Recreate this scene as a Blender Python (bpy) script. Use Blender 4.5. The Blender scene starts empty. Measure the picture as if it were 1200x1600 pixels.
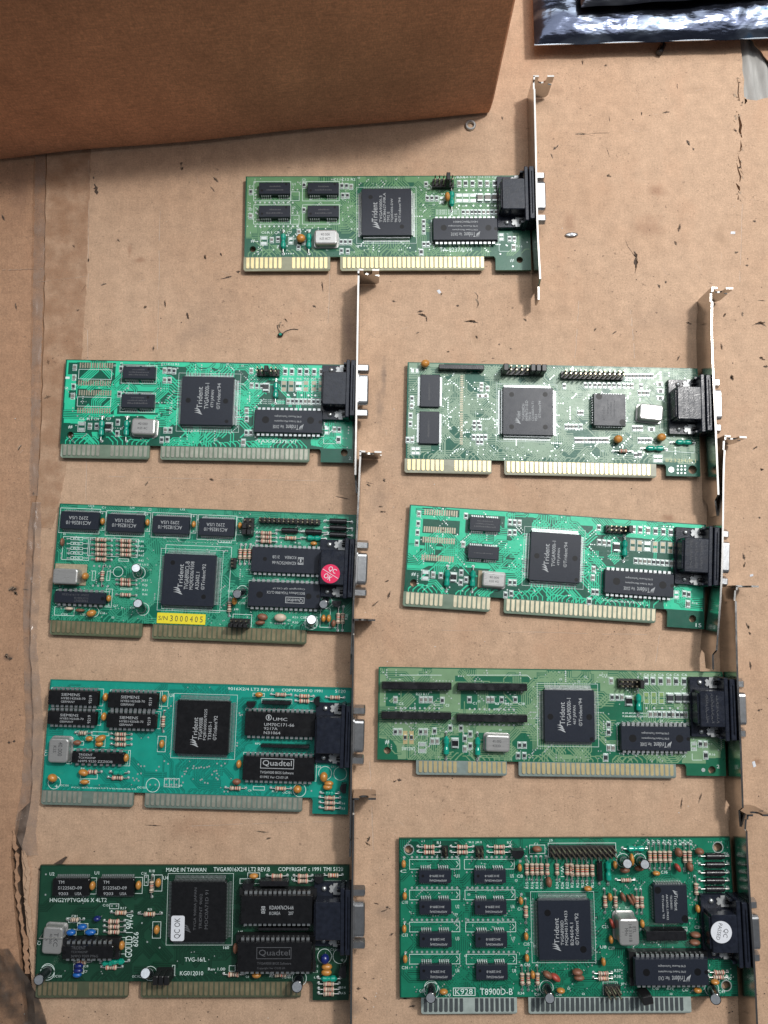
import bpy, bmesh, math, random
import numpy as np
from mathutils import Vector, Matrix
R = math.radians
random.seed(7)
sc = bpy.context.scene
col = sc.collection
MM = 0.001

# ------------------------------------------------------------------ camera
FPX = 1202.0; TILT = R(6.7); CAMH = 402.0          # focal length in photo pixels, tilt, height (mm)
cam_d = bpy.data.cameras.new('camera'); cam = bpy.data.objects.new('camera', cam_d); col.objects.link(cam)
cam.location = (0, 0, CAMH*MM); cam.rotation_euler = (TILT, 0, 0)
cam_d.sensor_fit = 'VERTICAL'; cam_d.sensor_height = 24.0; cam_d.lens = 24.0*FPX/1600.0
cam_d.clip_start = 0.01; cam_d.clip_end = 20
sc.camera = cam

# ------------------------------------------------------------------ light
world = bpy.data.worlds.new('World'); sc.world = world; world.use_nodes = True
bgn = world.node_tree.nodes['Background']
bgn.inputs[0].default_value = (0.80, 0.88, 1.0, 1); bgn.inputs[1].default_value = 0.12
def area(name, loc, target, sx, sy, power, colr):
    d = bpy.data.lights.new(name, 'AREA'); d.shape = 'RECTANGLE'; d.size = sx; d.size_y = sy; d.energy = power; d.color = colr
    o = bpy.data.objects.new(name, d); col.objects.link(o); o.location = loc
    o.rotation_euler = (Vector(target)-Vector(loc)).to_track_quat('-Z', 'Y').to_euler()
    return o
area('ceiling_panel_light', (0.24, 0.52, 0.90), (0.12, 0.16, 0), 1.10, 0.78, 7.6, (0.94, 0.97, 1.0))
area('lamp_light', (0.46, 0.46, 0.96), (0.12, 0.10, 0), 0.10, 0.10, 8.2, (1.0, 0.97, 0.93))
sc.view_settings.view_transform = 'Standard'; sc.view_settings.look = 'None'
sc.view_settings.exposure = 0.0; sc.view_settings.gamma = 1.0

# ------------------------------------------------------------------ pixel ray -> world plane
ct, st = math.cos(TILT), math.sin(TILT)
def W(u, v, z=0.0):
    """point (mm) at height z seen at photo pixel (u, v)"""
    a = u-600.0; b = 800.0-v
    dx = a; dy = b*ct+FPX*st; dz = b*st-FPX*ct
    t = (z-CAMH)/dz
    return (dx*t, dy*t)

# ------------------------------------------------------------------ materials
MATS = {}
def s2l(c):
    return tuple(((x/255.0)/12.92 if x/255.0 <= 0.04045 else ((x/255.0+0.055)/1.055)**2.4) for x in c)
def mat(name, c, rough=0.5, metal=0.0, var=0.0, vscale=900, bump=0.0, bscale=1500, spec=0.5, alpha=1.0, rvar=0.0, aniso=None, coat=0.0):
    if name in MATS: return MATS[name]
    m = bpy.data.materials.new(name); m.use_nodes = True
    nt = m.node_tree; b = nt.nodes['Principled BSDF']
    b.inputs['Base Color'].default_value = (*c, 1); b.inputs['Roughness'].default_value = rough
    b.inputs['Metallic'].default_value = metal; b.inputs['Specular IOR Level'].default_value = spec
    b.inputs['Alpha'].default_value = alpha
    if coat: b.inputs['Coat Weight'].default_value = coat; b.inputs['Coat Roughness'].default_value = 0.15
    if var or bump or rvar:
        tc = nt.nodes.new('ShaderNodeTexCoord'); 
        geo = nt.nodes.new('ShaderNodeNewGeometry')
        mp = nt.nodes.new('ShaderNodeMapping'); nt.links.new(geo.outputs['Position'], mp.inputs[0])
        if aniso: mp.inputs['Scale'].default_value = aniso
    if var:
        n = nt.nodes.new('ShaderNodeTexNoise'); n.inputs['Scale'].default_value = vscale; n.inputs['Detail'].default_value = 4
        nt.links.new(mp.outputs[0], n.inputs['Vector'])
        r = nt.nodes.new('ShaderNodeMapRange'); r.inputs[1].default_value = 0.25; r.inputs[2].default_value = 0.75
        r.inputs[3].default_value = 1-var; r.inputs[4].default_value = 1+var
        nt.links.new(n.outputs[0], r.inputs[0])
        mx = nt.nodes.new('ShaderNodeMix'); mx.data_type = 'RGBA'; mx.blend_type = 'MULTIPLY'; mx.inputs[0].default_value = 1
        mx.inputs[6].default_value = (*c, 1); nt.links.new(r.outputs[0], mx.inputs[7]); nt.links.new(mx.outputs[2], b.inputs['Base Color'])
    if rvar:
        n = nt.nodes.new('ShaderNodeTexNoise'); n.inputs['Scale'].default_value = 260; n.inputs['Detail'].default_value = 6
        nt.links.new(mp.outputs[0], n.inputs['Vector'])
        r = nt.nodes.new('ShaderNodeMapRange'); r.inputs[1].default_value = 0.3; r.inputs[2].default_value = 0.7
        r.inputs[3].default_value = max(0.03, rough-rvar); r.inputs[4].default_value = rough+rvar
        nt.links.new(n.outputs[0], r.inputs[0]); nt.links.new(r.outputs[0], b.inputs['Roughness'])
    if bump:
        n = nt.nodes.new('ShaderNodeTexNoise'); n.inputs['Scale'].default_value = bscale; n.inputs['Detail'].default_value = 3
        nt.links.new(mp.outputs[0], n.inputs['Vector'])
        bp = nt.nodes.new('ShaderNodeBump'); bp.inputs['Strength'].default_value = bump; bp.inputs['Distance'].default_value = 0.0002
        nt.links.new(n.outputs[0], bp.inputs['Height']); nt.links.new(bp.outputs[0], b.inputs['Normal'])
    MATS[name] = m
    return m

M_EPOXY = mat('black_epoxy', (0.018, 0.022, 0.033), 0.36, var=0.12, vscale=1400, bump=0.15, bscale=3500, rvar=0.03, spec=0.34)
M_EPOXY2 = mat('glossy_black_epoxy', (0.008, 0.008, 0.009), 0.28, var=0.3, vscale=700, bump=0.12, bscale=3000, rvar=0.08)
M_DIMPLE = mat('moulded_dimple', (0.005, 0.005, 0.006), 0.45, spec=.3)
M_TIN = mat('tinned_leads', (0.52, 0.54, 0.54), 0.36, metal=0.85, var=0.2, vscale=2500)
M_SOLDER = mat('solder', (0.60, 0.66, 0.64), 0.38, metal=0.6, var=0.25, vscale=2500)
M_PADTAN = mat('bare_copper_pad', (0.40, 0.36, 0.27), 0.45, metal=0.4, var=0.25, vscale=2000)
M_PADOLIVE = mat('olive_pad', (0.22, 0.34, 0.12), 0.5, var=0.2)
M_SILK = mat('silkscreen_ink', (0.72, 0.84, 0.80), 0.6, var=0.12, vscale=2500)
M_SILKY = mat('yellowed_silkscreen_ink', (0.62, 0.62, 0.36), 0.6, var=0.12, vscale=2500)
M_MARK = mat('chip_print', (0.42, 0.44, 0.45), 0.6, var=0.2, vscale=2500)
M_MARKDIM = mat('faded_chip_print', (0.085, 0.088, 0.095), 0.6, var=0.3, vscale=2500)
M_PLASTIC = mat('black_plastic', (0.012, 0.012, 0.014), 0.28, var=0.3, vscale=500, bump=0.25, bscale=1800, rvar=0.1)
M_PLASTIC2 = mat('navy_black_plastic', (0.014, 0.017, 0.027), 0.28, var=0.3, vscale=500, bump=0.3, bscale=1400, rvar=0.08, spec=0.36)
M_HDR = mat('header_plastic', (0.012, 0.012, 0.013), 0.4)
M_GOLDPIN = mat('gold_pins', (0.42, 0.36, 0.25), 0.3, metal=1.0)
M_RTAN = mat('resistor_beige', (0.58, 0.47, 0.36), 0.45, var=0.12)
M_BROWNB = mat('brown_band', (0.13, 0.045, 0.03), 0.5)
M_REDB = mat('red_band', (0.45, 0.05, 0.04), 0.5)
M_ORANGEB = mat('orange_band', (0.55, 0.18, 0.04), 0.5)
M_BLACKB = mat('black_band', (0.02, 0.02, 0.02), 0.5)
M_GREEN = mat('green_inductor_lacquer', (0.005, 0.30, 0.21), 0.25, var=0.2, vscale=600, coat=0.4)
M_ORANGE = mat('orange_capacitor_lacquer', (0.50, 0.22, 0.045), 0.35, var=0.2, vscale=700, coat=0.2)
M_BROWN = mat('brown_disc_lacquer', (0.22, 0.095, 0.055), 0.5, var=0.25, vscale=700)
M_RED = mat('red_disc_lacquer', (0.36, 0.06, 0.04), 0.45, var=0.25, vscale=700)
M_BLUE = mat('blue_disc_lacquer', (0.012, 0.12, 0.42), 0.3, var=0.2, vscale=700, coat=0.3)
M_NAVY = mat('navy_capacitor_lacquer', (0.01, 0.02, 0.14), 0.3, coat=0.3)
M_CAN = mat('aluminium_can_top', (0.52, 0.55, 0.58), 0.42, metal=0.75, var=.15, vscale=900)
M_SLEEVE = mat('black_capacitor_sleeve', (0.010, 0.012, 0.016), 0.18, coat=0.4)
M_XTAL = mat('crystal_can', (0.46, 0.455, 0.44), 0.32, metal=0.55, var=0.08, rvar=0.06, aniso=(1, 6, 1))
M_INK = mat('dark_ink', (0.04, 0.04, 0.045), 0.6)
M_STEEL = mat('bracket_steel', (0.45, 0.425, 0.395), 0.20, metal=1.0, var=0.10, vscale=150, rvar=0.05)
M_NICKEL = mat('nickel_shell', (0.50, 0.50, 0.50), 0.30, metal=0.95, var=0.15, vscale=500, bump=0.15, bscale=1500)
M_WIRE = mat('solder_wire', (0.65, 0.65, 0.62), 0.3, metal=0.9)
M_WHITE = mat('white_label', (0.72, 0.74, 0.78), 0.55, var=0.04)
M_YELLOW = mat('yellow_label', (0.83, 0.70, 0.03), 0.5, var=0.05)
M_PINK = mat('red_label', (0.74, 0.02, 0.10), 0.4, var=0.05)
M_FOAM = mat('tan_foam_tape', (0.36, 0.30, 0.20), 0.9, var=0.2, bump=0.4)

# ------------------------------------------------------------------ mesh builder (all numbers in mm)
class MB:
    def __init__(s): s.v = []; s.f = []; s.m = []; s.sm = []
    def add(s, vs, fs, mi=0, smooth=False):
        o = len(s.v); s.v += [tuple(p) for p in vs]
        for f in fs: s.f.append([i+o for i in f]); s.m.append(mi); s.sm.append(smooth)
    def box(s, x0, y0, z0, x1, y1, z1, mi=0):
        s.add([(x0,y0,z0),(x1,y0,z0),(x1,y1,z0),(x0,y1,z0),(x0,y0,z1),(x1,y0,z1),(x1,y1,z1),(x0,y1,z1)],
              [(3,2,1,0),(4,5,6,7),(0,1,5,4),(1,2,6,5),(2,3,7,6),(3,0,4,7)], mi)
    def rings(s, rs, mi=0, cap0=True, cap1=True, smooth=False):
        n = len(rs[0]); vs = [p for r in rs for p in r]; fs = []
        for k in range(len(rs)-1):
            for i in range(n):
                j = (i+1) % n; fs.append((k*n+i, k*n+j, (k+1)*n+j, (k+1)*n+i))
        s.add(vs, fs, mi, smooth)
        if cap0: s.add(rs[0], [tuple(reversed(range(n)))], mi)
        if cap1: s.add(rs[-1], [tuple(range(n))], mi)
    def slab(s, w, h, z0, z1, d=0.25, mi=0, b=0.12, cx=0, cy=0):
        zm = (z0+z1)/2
        def rr(i, z, k=0.0):
            a = w/2-i; c = h/2-i; q = 0.25
            return [(cx-a+q,cy-c,z),(cx+a-q,cy-c,z),(cx+a,cy-c+q,z),(cx+a,cy+c-q,z),(cx+a-q,cy+c,z),(cx-a+q,cy+c,z),(cx-a,cy+c-q,z),(cx-a,cy-c+q,z)]
        s.rings([rr(d,z0), rr(0,zm), rr(d,z1-b), rr(d+b,z1)], mi)
    def rbox(s, x0, y0, z0, x1, y1, z1, q=1.0, b=0.3, mi=0, seg=4):
        def rr(i, z):
            pts = []
            for (cx, cy, a0) in ((x1-q,y1-q,0),(x0+q,y1-q,90),(x0+q,y0+q,180),(x1-q,y0+q,270)):
                for k in range(seg+1):
                    a = R(a0+90*k/seg); rad = max(q-i, 0.01)
                    pts.append((cx+rad*math.cos(a), cy+rad*math.sin(a), z))
            return pts
        s.rings([rr(0,z0), rr(0,z1-b), rr(b*0.3,z1-b*0.3), rr(b,z1)], mi)
    def cyl(s, p0, p1, r0, r1=None, seg=12, mi=0, cap=True, smooth=True, capmi=None):
        r1 = r0 if r1 is None else r1
        p0 = Vector(p0); p1 = Vector(p1); d = (p1-p0).normalized()
        a = d.orthogonal().normalized(); b = d.cross(a)
        ra = [tuple(p0+a*r0*math.cos(2*math.pi*i/seg)+b*r0*math.sin(2*math.pi*i/seg)) for i in range(seg)]
        rb = [tuple(p1+a*r1*math.cos(2*math.pi*i/seg)+b*r1*math.sin(2*math.pi*i/seg)) for i in range(seg)]
        s.rings([ra, rb], mi, False, False, smooth)
        if cap:
            s.add(ra, [tuple(reversed(range(seg)))], mi); s.add(rb, [tuple(range(seg))], mi if capmi is None else capmi)
    def path(s, pts, r, seg=6, mi=0):
        for a, b in zip(pts[:-1], pts[1:]): s.cyl(a, b, r, seg=seg, mi=mi)
    def lathe(s, prof, z=0, seg=10):          # profile along x: (x, r, material from here on)
        for (x0, r0, m0), (x1, r1, _) in zip(prof[:-1], prof[1:]):
            ra = [(x0, r0*math.cos(2*math.pi*i/seg), z+r0*math.sin(2*math.pi*i/seg)) for i in range(seg)]
            rb = [(x1, r1*math.cos(2*math.pi*i/seg), z+r1*math.sin(2*math.pi*i/seg)) for i in range(seg)]
            s.rings([ra, rb], m0, False, False, True)
    def ell(s, rx, ry, rz, z=0, seg=12, rg=7, mi=0, p=1.0):
        rs = []
        for k in range(rg+1):
            t = math.pi*k/rg; c = -math.cos(t); q = max(math.sin(t), 0.02)**p
            rs.append([(rx*q*math.cos(2*math.pi*i/seg), ry*q*math.sin(2*math.pi*i/seg), z+rz*c) for i in range(seg)])
        s.rings(rs, mi, True, True, True)
    def disc(s, x, y, z, r, seg=8, mi=0):
        s.add([(x+r*math.cos(2*math.pi*i/seg), y+r*math.sin(2*math.pi*i/seg), z) for i in range(seg)], [tuple(range(seg))], mi)
    def rect(s, x0, y0, x1, y1, z, mi=0):
        x0, x1 = min(x0,x1), max(x0,x1); y0, y1 = min(y0,y1), max(y0,y1)
        s.add([(x0,y0,z),(x1,y0,z),(x1,y1,z),(x0,y1,z)], [(0,1,2,3)], mi)
    def line(s, a, b, w, z, mi=0):
        dx = b[0]-a[0]; dy = b[1]-a[1]; l = math.hypot(dx, dy) or 1; nx = -dy/l*w/2; ny = dx/l*w/2; ex = dx/l*w/2; ey = dy/l*w/2
        s.add([(a[0]-ex-nx,a[1]-ey-ny,z),(b[0]+ex-nx,b[1]+ey-ny,z),(b[0]+ex+nx,b[1]+ey+ny,z),(a[0]-ex+nx,a[1]-ey+ny,z)], [(0,1,2,3)], mi)
    def frame(s, x0, y0, x1, y1, w, z, mi=0):
        x0, x1 = min(x0,x1), max(x0,x1); y0, y1 = min(y0,y1), max(y0,y1)
        s.rect(x0,y0,x1,y0+w,z,mi); s.rect(x0,y1-w,x1,y1,z,mi); s.rect(x0,y0+w,x0+w,y1-w,z,mi); s.rect(x1-w,y0+w,x1,y1-w,z,mi)
    def ring(s, x, y, r, w, z, seg=24, mi=0, a0=0, a1=360):
        n = seg
        for k in range(n):
            t0 = R(a0+(a1-a0)*k/n); t1 = R(a0+(a1-a0)*(k+1)/n)
            s.add([(x+(r-w)*math.cos(t0),y+(r-w)*math.sin(t0),z),(x+r*math.cos(t0),y+r*math.sin(t0),z),
                   (x+r*math.cos(t1),y+r*math.sin(t1),z),(x+(r-w)*math.cos(t1),y+(r-w)*math.sin(t1),z)], [(0,1,2,3)], mi)
    def mesh(s, name, mats):
        me = bpy.data.meshes.new(name)
        me.from_pydata([(a*MM, b*MM, c*MM) for a, b, c in s.v], [], s.f)
        for m in mats: me.materials.append(m)
        if s.f:
            me.polygons.foreach_set('material_index', s.m); me.polygons.foreach_set('use_smooth', s.sm)
        me.update(); return me

def put(name, me, parent=None, loc=(0,0,0), rot=0.0, kind=None):
    o = bpy.data.objects.new(name, me); col.objects.link(o)
    o.location = (loc[0]*MM, loc[1]*MM, loc[2]*MM); o.rotation_euler = (0, 0, rot)
    if parent is not None: o.parent = parent
    if kind: o['kind'] = kind
    return o
def tag(o, label, cat, group=None):
    o['label'] = label; o['category'] = cat
    if group: o['group'] = group
    return o
CACHE = {}
def cached(key, fn):
    if key not in CACHE: CACHE[key] = fn()
    return CACHE[key]

def curve_mesh(name, splines, depth, mats, z=0.0):
    """filled outline(s) in mm (later ones are holes), extruded to 'depth', centred on z"""
    cu = bpy.data.curves.new('tmp', 'CURVE'); cu.dimensions = '2D'; cu.fill_mode = 'BOTH'; cu.extrude = depth/2*MM
    for pts in splines:
        sp = cu.splines.new('POLY'); sp.points.add(len(pts)-1)
        for p, (x, y) in zip(sp.points, pts): p.co = (x*MM, y*MM, 0, 1)
        sp.use_cyclic_u = True
    ob = bpy.data.objects.new('tmp', cu); col.objects.link(ob)
    dg = bpy.context.evaluated_depsgraph_get()
    me = bpy.data.meshes.new_from_object(ob.evaluated_get(dg)); me.name = name
    bpy.data.objects.remove(ob); bpy.data.curves.remove(cu)
    for v in me.vertices: v.co.z += z*MM
    me.materials.clear()
    for m in mats: me.materials.append(m)
    for p in me.polygons: p.use_smooth = False
    return me
def circ(x, y, r, n=14, rev=True):
    return [(x+r*math.cos(-2*math.pi*i/n), y+r*math.sin(-2*math.pi*i/n)) for i in range(n)]

TXT = {}
def glyphs(s, font_shear=0.0):
    k = (s, font_shear)
    if k in TXT: return TXT[k]
    cu = bpy.data.curves.new('tmp', 'FONT'); cu.body = s; cu.resolution_u = 2; cu.shear = font_shear; cu.fill_mode = 'FRONT'
    ob = bpy.data.objects.new('tmp', cu); col.objects.link(ob)
    dg = bpy.context.evaluated_depsgraph_get(); me = ob.evaluated_get(dg).to_mesh()
    vs = [(v.co.x, v.co.y) for v in me.vertices]; fs = [tuple(p.vertices) for p in me.polygons]
    ob.evaluated_get(dg).to_mesh_clear(); bpy.data.objects.remove(ob); bpy.data.curves.remove(cu)
    if not vs: vs = [(0,0),(1,0),(1,1)]; fs = []
    xs = [a for a, b in vs]; ys = [b for a, b in vs]
    x0, x1, y0, y1 = min(xs), max(xs), min(ys), max(ys)
    out = ([((a-x0)/max(x1-x0,1e-6), (b-y0)/max(y1-y0,1e-6)) for a, b in vs], fs)
    TXT[k] = out; return out
def text_into(mb, s, x0, y0, x1, y1, rot, z, mi=0, shear=0.0):
    """print s so that it fills the local rectangle, read at rot degrees"""
    x0, x1 = min(x0,x1), max(x0,x1); y0, y1 = min(y0,y1), max(y0,y1)
    vs, fs = glyphs(s, shear); out = []
    for a, b in vs:
        if rot == 0: p = (x0+a*(x1-x0), y0+b*(y1-y0))
        elif rot == 180: p = (x1-a*(x1-x0), y1-b*(y1-y0))
        elif rot == 90: p = (x1-b*(x1-x0), y0+a*(y1-y0))
        else: p = (x0+b*(x1-x0), y1-a*(y1-y0))
        out.append((p[0], p[1], z))
    mb.add(out, fs, mi)
# ------------------------------------------------------------------ component meshes
M_CLIP = mat('tin_clip', (0.42, 0.43, 0.43), 0.42, metal=0.35, var=0.25, vscale=600)
def me_smd(L, Wd, t, bodym):
    def f():
        m = MB(); e = L*0.19
        m.box(-Wd/2+.03, -L/2+e, 0.05, Wd/2-.03, L/2-e, t, 0)
        m.box(-Wd/2, -L/2, 0.05, Wd/2, -L/2+e, t+.05, 1); m.box(-Wd/2, L/2-e, 0.05, Wd/2, L/2, t+.05, 1)
        return m.mesh('smd', [bodym, M_SOLDER])
    return cached(('smd', L, Wd, bodym.name), f)
RB = [(M_BROWNB, M_BLACKB, M_REDB), (M_REDB, M_BROWNB, M_BLACKB), (M_BROWNB, M_REDB, M_ORANGEB), (M_BLACKB, M_BROWNB, M_REDB)]
def me_res(L, sp, k):
    def f():
        m = MB(); b = L/2; z = 1.25; r = 1.15; q = 0.92
        pr = [(-sp/2,.27,0),(-b,.27,1),(-b+.02,.5,1),(-b+.3,r-.1,1),(-b+.7,r,2),(-b+1.1,r,1),(-b+1.5,q,1),(-.55,q,3),(-.1,q,1),(.45,q,4),(.9,q,1),
              (b-1.5,q,1),(b-1.1,r,2),(b-.75,r,1),(b-.3,r-.1,1),(b-.02,.5,1),(b,.27,0),(sp/2,.27,0)]
        m.lathe(pr, z, 10)
        for s in (-1, 1): m.cyl((s*sp/2,0,z+.1), (s*(sp/2+.12),0,-0.05), .27, seg=6, mi=0)
        B = RB[k % 4]
        return m.mesh('resistor', [M_WIRE, M_RTAN, B[0], B[1], B[2]])
    return cached(('res', L, sp, k % 4), f)
def me_ind(L, sp, black):
    def f():
        m = MB(); b = L/2; z = 1.5; r = 1.45
        if black: pr = [(-sp/2,.3,0),(-b,.3,1),(-b+.02,1.2,1),(-b+.3,r,1),(b-.3,r,1),(b-.02,1.2,1),(b,.3,0),(sp/2,.3,0)]
        else: pr = [(-sp/2,.3,0),(-b-.6,.35,1),(-b,.8,1),(-b+.5,r,1),(-b+L*.32,r,1),(-.35,r*.72,1),(.35,r*.72,1),(b-L*.32,r,1),(b-.5,r,1),(b,.8,1),(b+.6,.35,0),(sp/2,.3,0)]
        m.lathe(pr, z, 12)
        for s in (-1, 1): m.cyl((s*sp/2,0,z+.1), (s*(sp/2+.12),0,-0.05), .3, seg=6, mi=0)
        return m.mesh('inductor', [M_WIRE, M_PLASTIC if black else M_GREEN])
    return cached(('ind', L, sp, black), f)
def me_cap(w, l, h, cm, lean=0):
    def f():
        m = MB(); m.ell(w/2, l/2, h/2, h/2+1.0, 12, 7, 0, 0.8)
        for s in (-1, 1): m.cyl((0, s*l*.28, 1.6), (0, s*l*.34, 0), .28, seg=6, mi=1)
        return m.mesh('capacitor', [cm, M_WIRE])
    return cached(('cap', w, l, h, cm.name), f)

class Card:
    ZB = 3.9                                       # height of the component side above the cardboard (mm)
    def __init__(s, label, TL, TR, f16, f8, ftop, tab, dark, light, contact, laminate, c16, c8, gap=True,
                 holes=(), leftfoot=None, board_rough=0.32, spec=0.5, cbot=None):
        s.o = W(*TL, s.ZB); e = W(*TR, s.ZB); s.th = math.atan2(e[1]-s.o[1], e[0]-s.o[0])
        s.ox, s.oy, s.sc = 0, 0, 1
        s.root = bpy.data.objects.new('graphics_card', None); col.objects.link(s.root)
        s.root.location = (s.o[0]*MM, s.o[1]*MM, s.ZB*MM); s.root.rotation_euler = (0, 0, s.th)
        tag(s.root, label, 'graphics card', 'green graphics cards laid out on the cardboard')
        s.silk = MB(); s.via = MB(); s.pad = MB(); s.blocks = []
        s.dark = mat('solder_mask_'+dark[0], dark[1], board_rough, var=0.10, vscale=160, spec=spec, rvar=0.05, bump=0.15, bscale=900)
        s.light = mat('copper_under_mask_'+light[0], light[1], board_rough, var=0.10, vscale=200, spec=spec, rvar=0.06, bump=0.15, bscale=900)
        lam = mat('bare_laminate_'+laminate[0], laminate[1], 0.4, var=0.15, vscale=300)
        P = s.L
        g = [P(*p) for p in (f16[0], f16[1], f8[0], f8[1])]
        s.Wd = P(*TR)[0]; yt = P(*ftop)[1]; yb = (g[0][1]+g[1][1]+g[2][1]+g[3][1])/4; s.yt = yt
        hl = [(P(x, y)[0], P(x, y)[1], r) for x, y, r in holes]
        s.hl = hl
        wmax = max(s.Wd, P(*tab[1])[0] if tab else 0); s.wmax = wmax
        pts = [(0, 0), (wmax, 0)]
        if tab:
            tb = (P(*tab[0])[1]+P(*tab[1])[1])/2; tx = P(*tab[0])[0]
            pts += [(wmax, tb), (tx, tb), (tx, yt-1.2), (tx-.8, yt-.02)]
            s.ybot = tb
        else: pts += [(wmax, yt)]; s.ybot = yt
        if leftfoot: pts += [(0, yt+.05)]
        else: pts += [(0, yt+.05)]
        bm_ = curve_mesh('circuit_board', [pts]+[circ(x, y, r) for x, y, r in hl], 1.6, [s.dark], -0.8)
        s.board = put('circuit_board', bm_, s.root)
        for x, y, r in hl if label.startswith('green graphics card with eight') else []: s.pad.ring(x, y, r+.55, .45, .05, 16)
        # edge connectors with contacts
        cm = contact
        def edge(xa, xb, c0, c1, n, skip):
            ch = 0.9
            m = MB()
            q = 0.8
            m.rings([[(xa,yt,-1.6),(xb,yt,-1.6),(xb,yb+ch,-1.6),(xb,yb+q,-1.2),(xb-q,yb,-1.1),(xa+q,yb,-1.1),(xa,yb+q,-1.2),(xa,yb+ch,-1.6)][::-1],
                     [(xa,yt,0),(xb,yt,0),(xb,yb+ch,0),(xb,yb+q,-.05),(xb-q,yb,-.5),(xa+q,yb,-.5),(xa,yb+q,-.05),(xa,yb+ch,0)][::-1]], 0)
            eo = put('edge_connector', m.mesh('edge_connector', [lam]), s.root)
            L_ = (yt-yb)-1.6
            def cmesh():
                k = MB(); w = .82
                k.add([(-w,L_/2,0),(-w,-L_/2+.5,0),(-w+.4,-L_/2,0),(w-.4,-L_/2,0),(w,-L_/2+.5,0),(w,L_/2,0),
                       (-w,L_/2,.06),(-w,-L_/2+.5,.06),(-w+.4,-L_/2,.06),(w-.4,-L_/2,.06),(w,-L_/2+.5,.06),(w,L_/2,.06)],
                      [(6,7,8,9,10,11),(0,1,7,6),(1,2,8,7),(2,3,9,8),(3,4,10,9),(4,5,11,10),(5,0,6,11)])
                return k.mesh('contact', [cm])
            me = cached(('contact', round(L_, 1), cm.name), cmesh)
            for i in range(n):
                if i in skip: continue
                x = c0+(c1-c0)*i/(n-1)
                put('contact', me, eo, (x, yt-.35-L_/2, 0.02))
            return [c0+(c1-c0)*i/(n-1) for i in range(n) if i not in skip]
        k16 = [P(x, f16[0][1])[0] for x in c16]; k8 = [P(x, f8[0][1])[0] for x in c8]
        s.fx = edge(g[0][0] if not leftfoot else g[0][0], g[1][0], k16[0], k16[1], 18, (8, 9) if gap else ())
        s.fx += edge(g[2][0], g[3][0], k8[0], k8[1], 31, ())
        s.pours = []; s.clears = []; s.qfps = []; s.extra_traces = 0
    def L(s, x, y, z=0.0):
        u = s.ox+x/s.sc; v = s.oy+y/s.sc
        w = W(u, v, s.ZB+z); dx = w[0]-s.o[0]; dy = w[1]-s.o[1]; c, n = math.cos(s.th), math.sin(s.th)
        return (dx*c+dy*n, -dx*n+dy*c)
    def V(s, ox=0, oy=0, sc_=1): s.ox, s.oy, s.sc = ox, oy, sc_
    def rc(s, x0, y0, x1, y1, z=0.0):
        a = s.L(x0, y0, z); b = s.L(x1, y1, z)
        return (min(a[0],b[0]), min(a[1],b[1]), max(a[0],b[0]), max(a[1],b[1]))
    # ---- print, pads, vias
    def fr(s, x0, y0, x1, y1, w=.22): s.silk.frame(*s.rc(x0, y0, x1, y1), w, .075)
    def ln(s, *pts):
        q = [s.L(*p) for p in pts]
        for a, b in zip(q[:-1], q[1:]): s.silk.line(a, b, .22, .075)
    def ring(s, x, y, r): p = s.L(x, y); s.silk.ring(p[0], p[1], r/s.sc/3.0, .25, .075)
    def t(s, txt, x0, y0, x1, y1, rot=0, mi=0): text_into(s.silk, txt, *s.rc(x0, y0, x1, y1), rot, .08, mi)
    def vr(s, x0, y0, x1, y1, n, r=.55):
        for i in range(n):
            k = i/max(n-1, 1); p = s.L(x0+(x1-x0)*k, y0+(y1-y0)*k); s.via.disc(p[0], p[1], .1, r, 8)
    def vs(s, *pts):
        for p in pts: q = s.L(*p); s.via.disc(q[0], q[1], .1, .45, 8)
    def padrow(s, x0, y0, x1, y1, n, w, l, m=M_PADTAN, vert=True):
        mb = MB()
        for i in range(n):
            k = i/max(n-1, 1); p = s.L(x0+(x1-x0)*k, y0+(y1-y0)*k)
            a, b = (w/2, l/2) if vert else (l/2, w/2)
            mb.box(p[0]-a, p[1]-b, 0, p[0]+a, p[1]+b, .09)
        put('solder_pads', mb.mesh('solder_pads', [m]), s.root, kind='stuff')
    def padpair(s, x, y, m=M_PADTAN, w=2.1, l=1.9, g=.7):
        p = s.L(x, y); mb = MB()
        for k in (-1, 1): mb.box(p[0]-w/2, p[1]+k*(g+l/2)-l/2, 0, p[0]+w/2, p[1]+k*(g+l/2)+l/2, .1)
        put('solder_pad_pair', mb.mesh('solder_pad_pair', [m]), s.root)
        s.silk.frame(p[0]-w/2-.3, p[1]-g-l-.3, p[0]+w/2+.3, p[1]+g+l+.3, .18, .075)
    def pour(s, pts): s.pours.append([s.L(*p) for p in pts])
    def clear(s, *r): s.clears.append(s.rc(*r))
    # ---- small parts
    def smd(s, x, y, v=1, big=0, m=None, sk=1, z=.5):
        L_, w = ((3.2, 1.7) if big == 1 else (4.2, 2.9) if big == 2 else (2.5, 1.4))
        if m is M_SOLDER:
            p = s.L(x, y); mb = MB(); a, b = w/2+.1, L_*.20
            for k in (-1, 1):
                q = [(-a,k*L_*.36-b),(a,k*L_*.36-b),(a,k*L_*.36+b),(-a,k*L_*.36+b)]
                if not v: q = [(-yy_, xx_) for xx_, yy_ in q]
                mb.rings([[(p[0]+u_, p[1]+w_, .02) for u_, w_ in q], [(p[0]+u_*.97, p[1]+w_*.98, .16) for u_, w_ in q]], 0)
            put('solder_pad_pair', mb.mesh('solder_pad_pair', [M_SOLDER]), s.root)
            a, b = (w/2, L_/2) if v else (L_/2, w/2)
            s.silk.frame(p[0]-a-.55, p[1]-b-.6, p[0]+a+.55, p[1]+b+.6, .2, .075); return
        p = s.L(x, y, z); me = me_smd(L_, w, .6 if big < 2 else 1.6, m or random.choice([M_SMDK, M_SMDK, M_SMDK2]))
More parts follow.
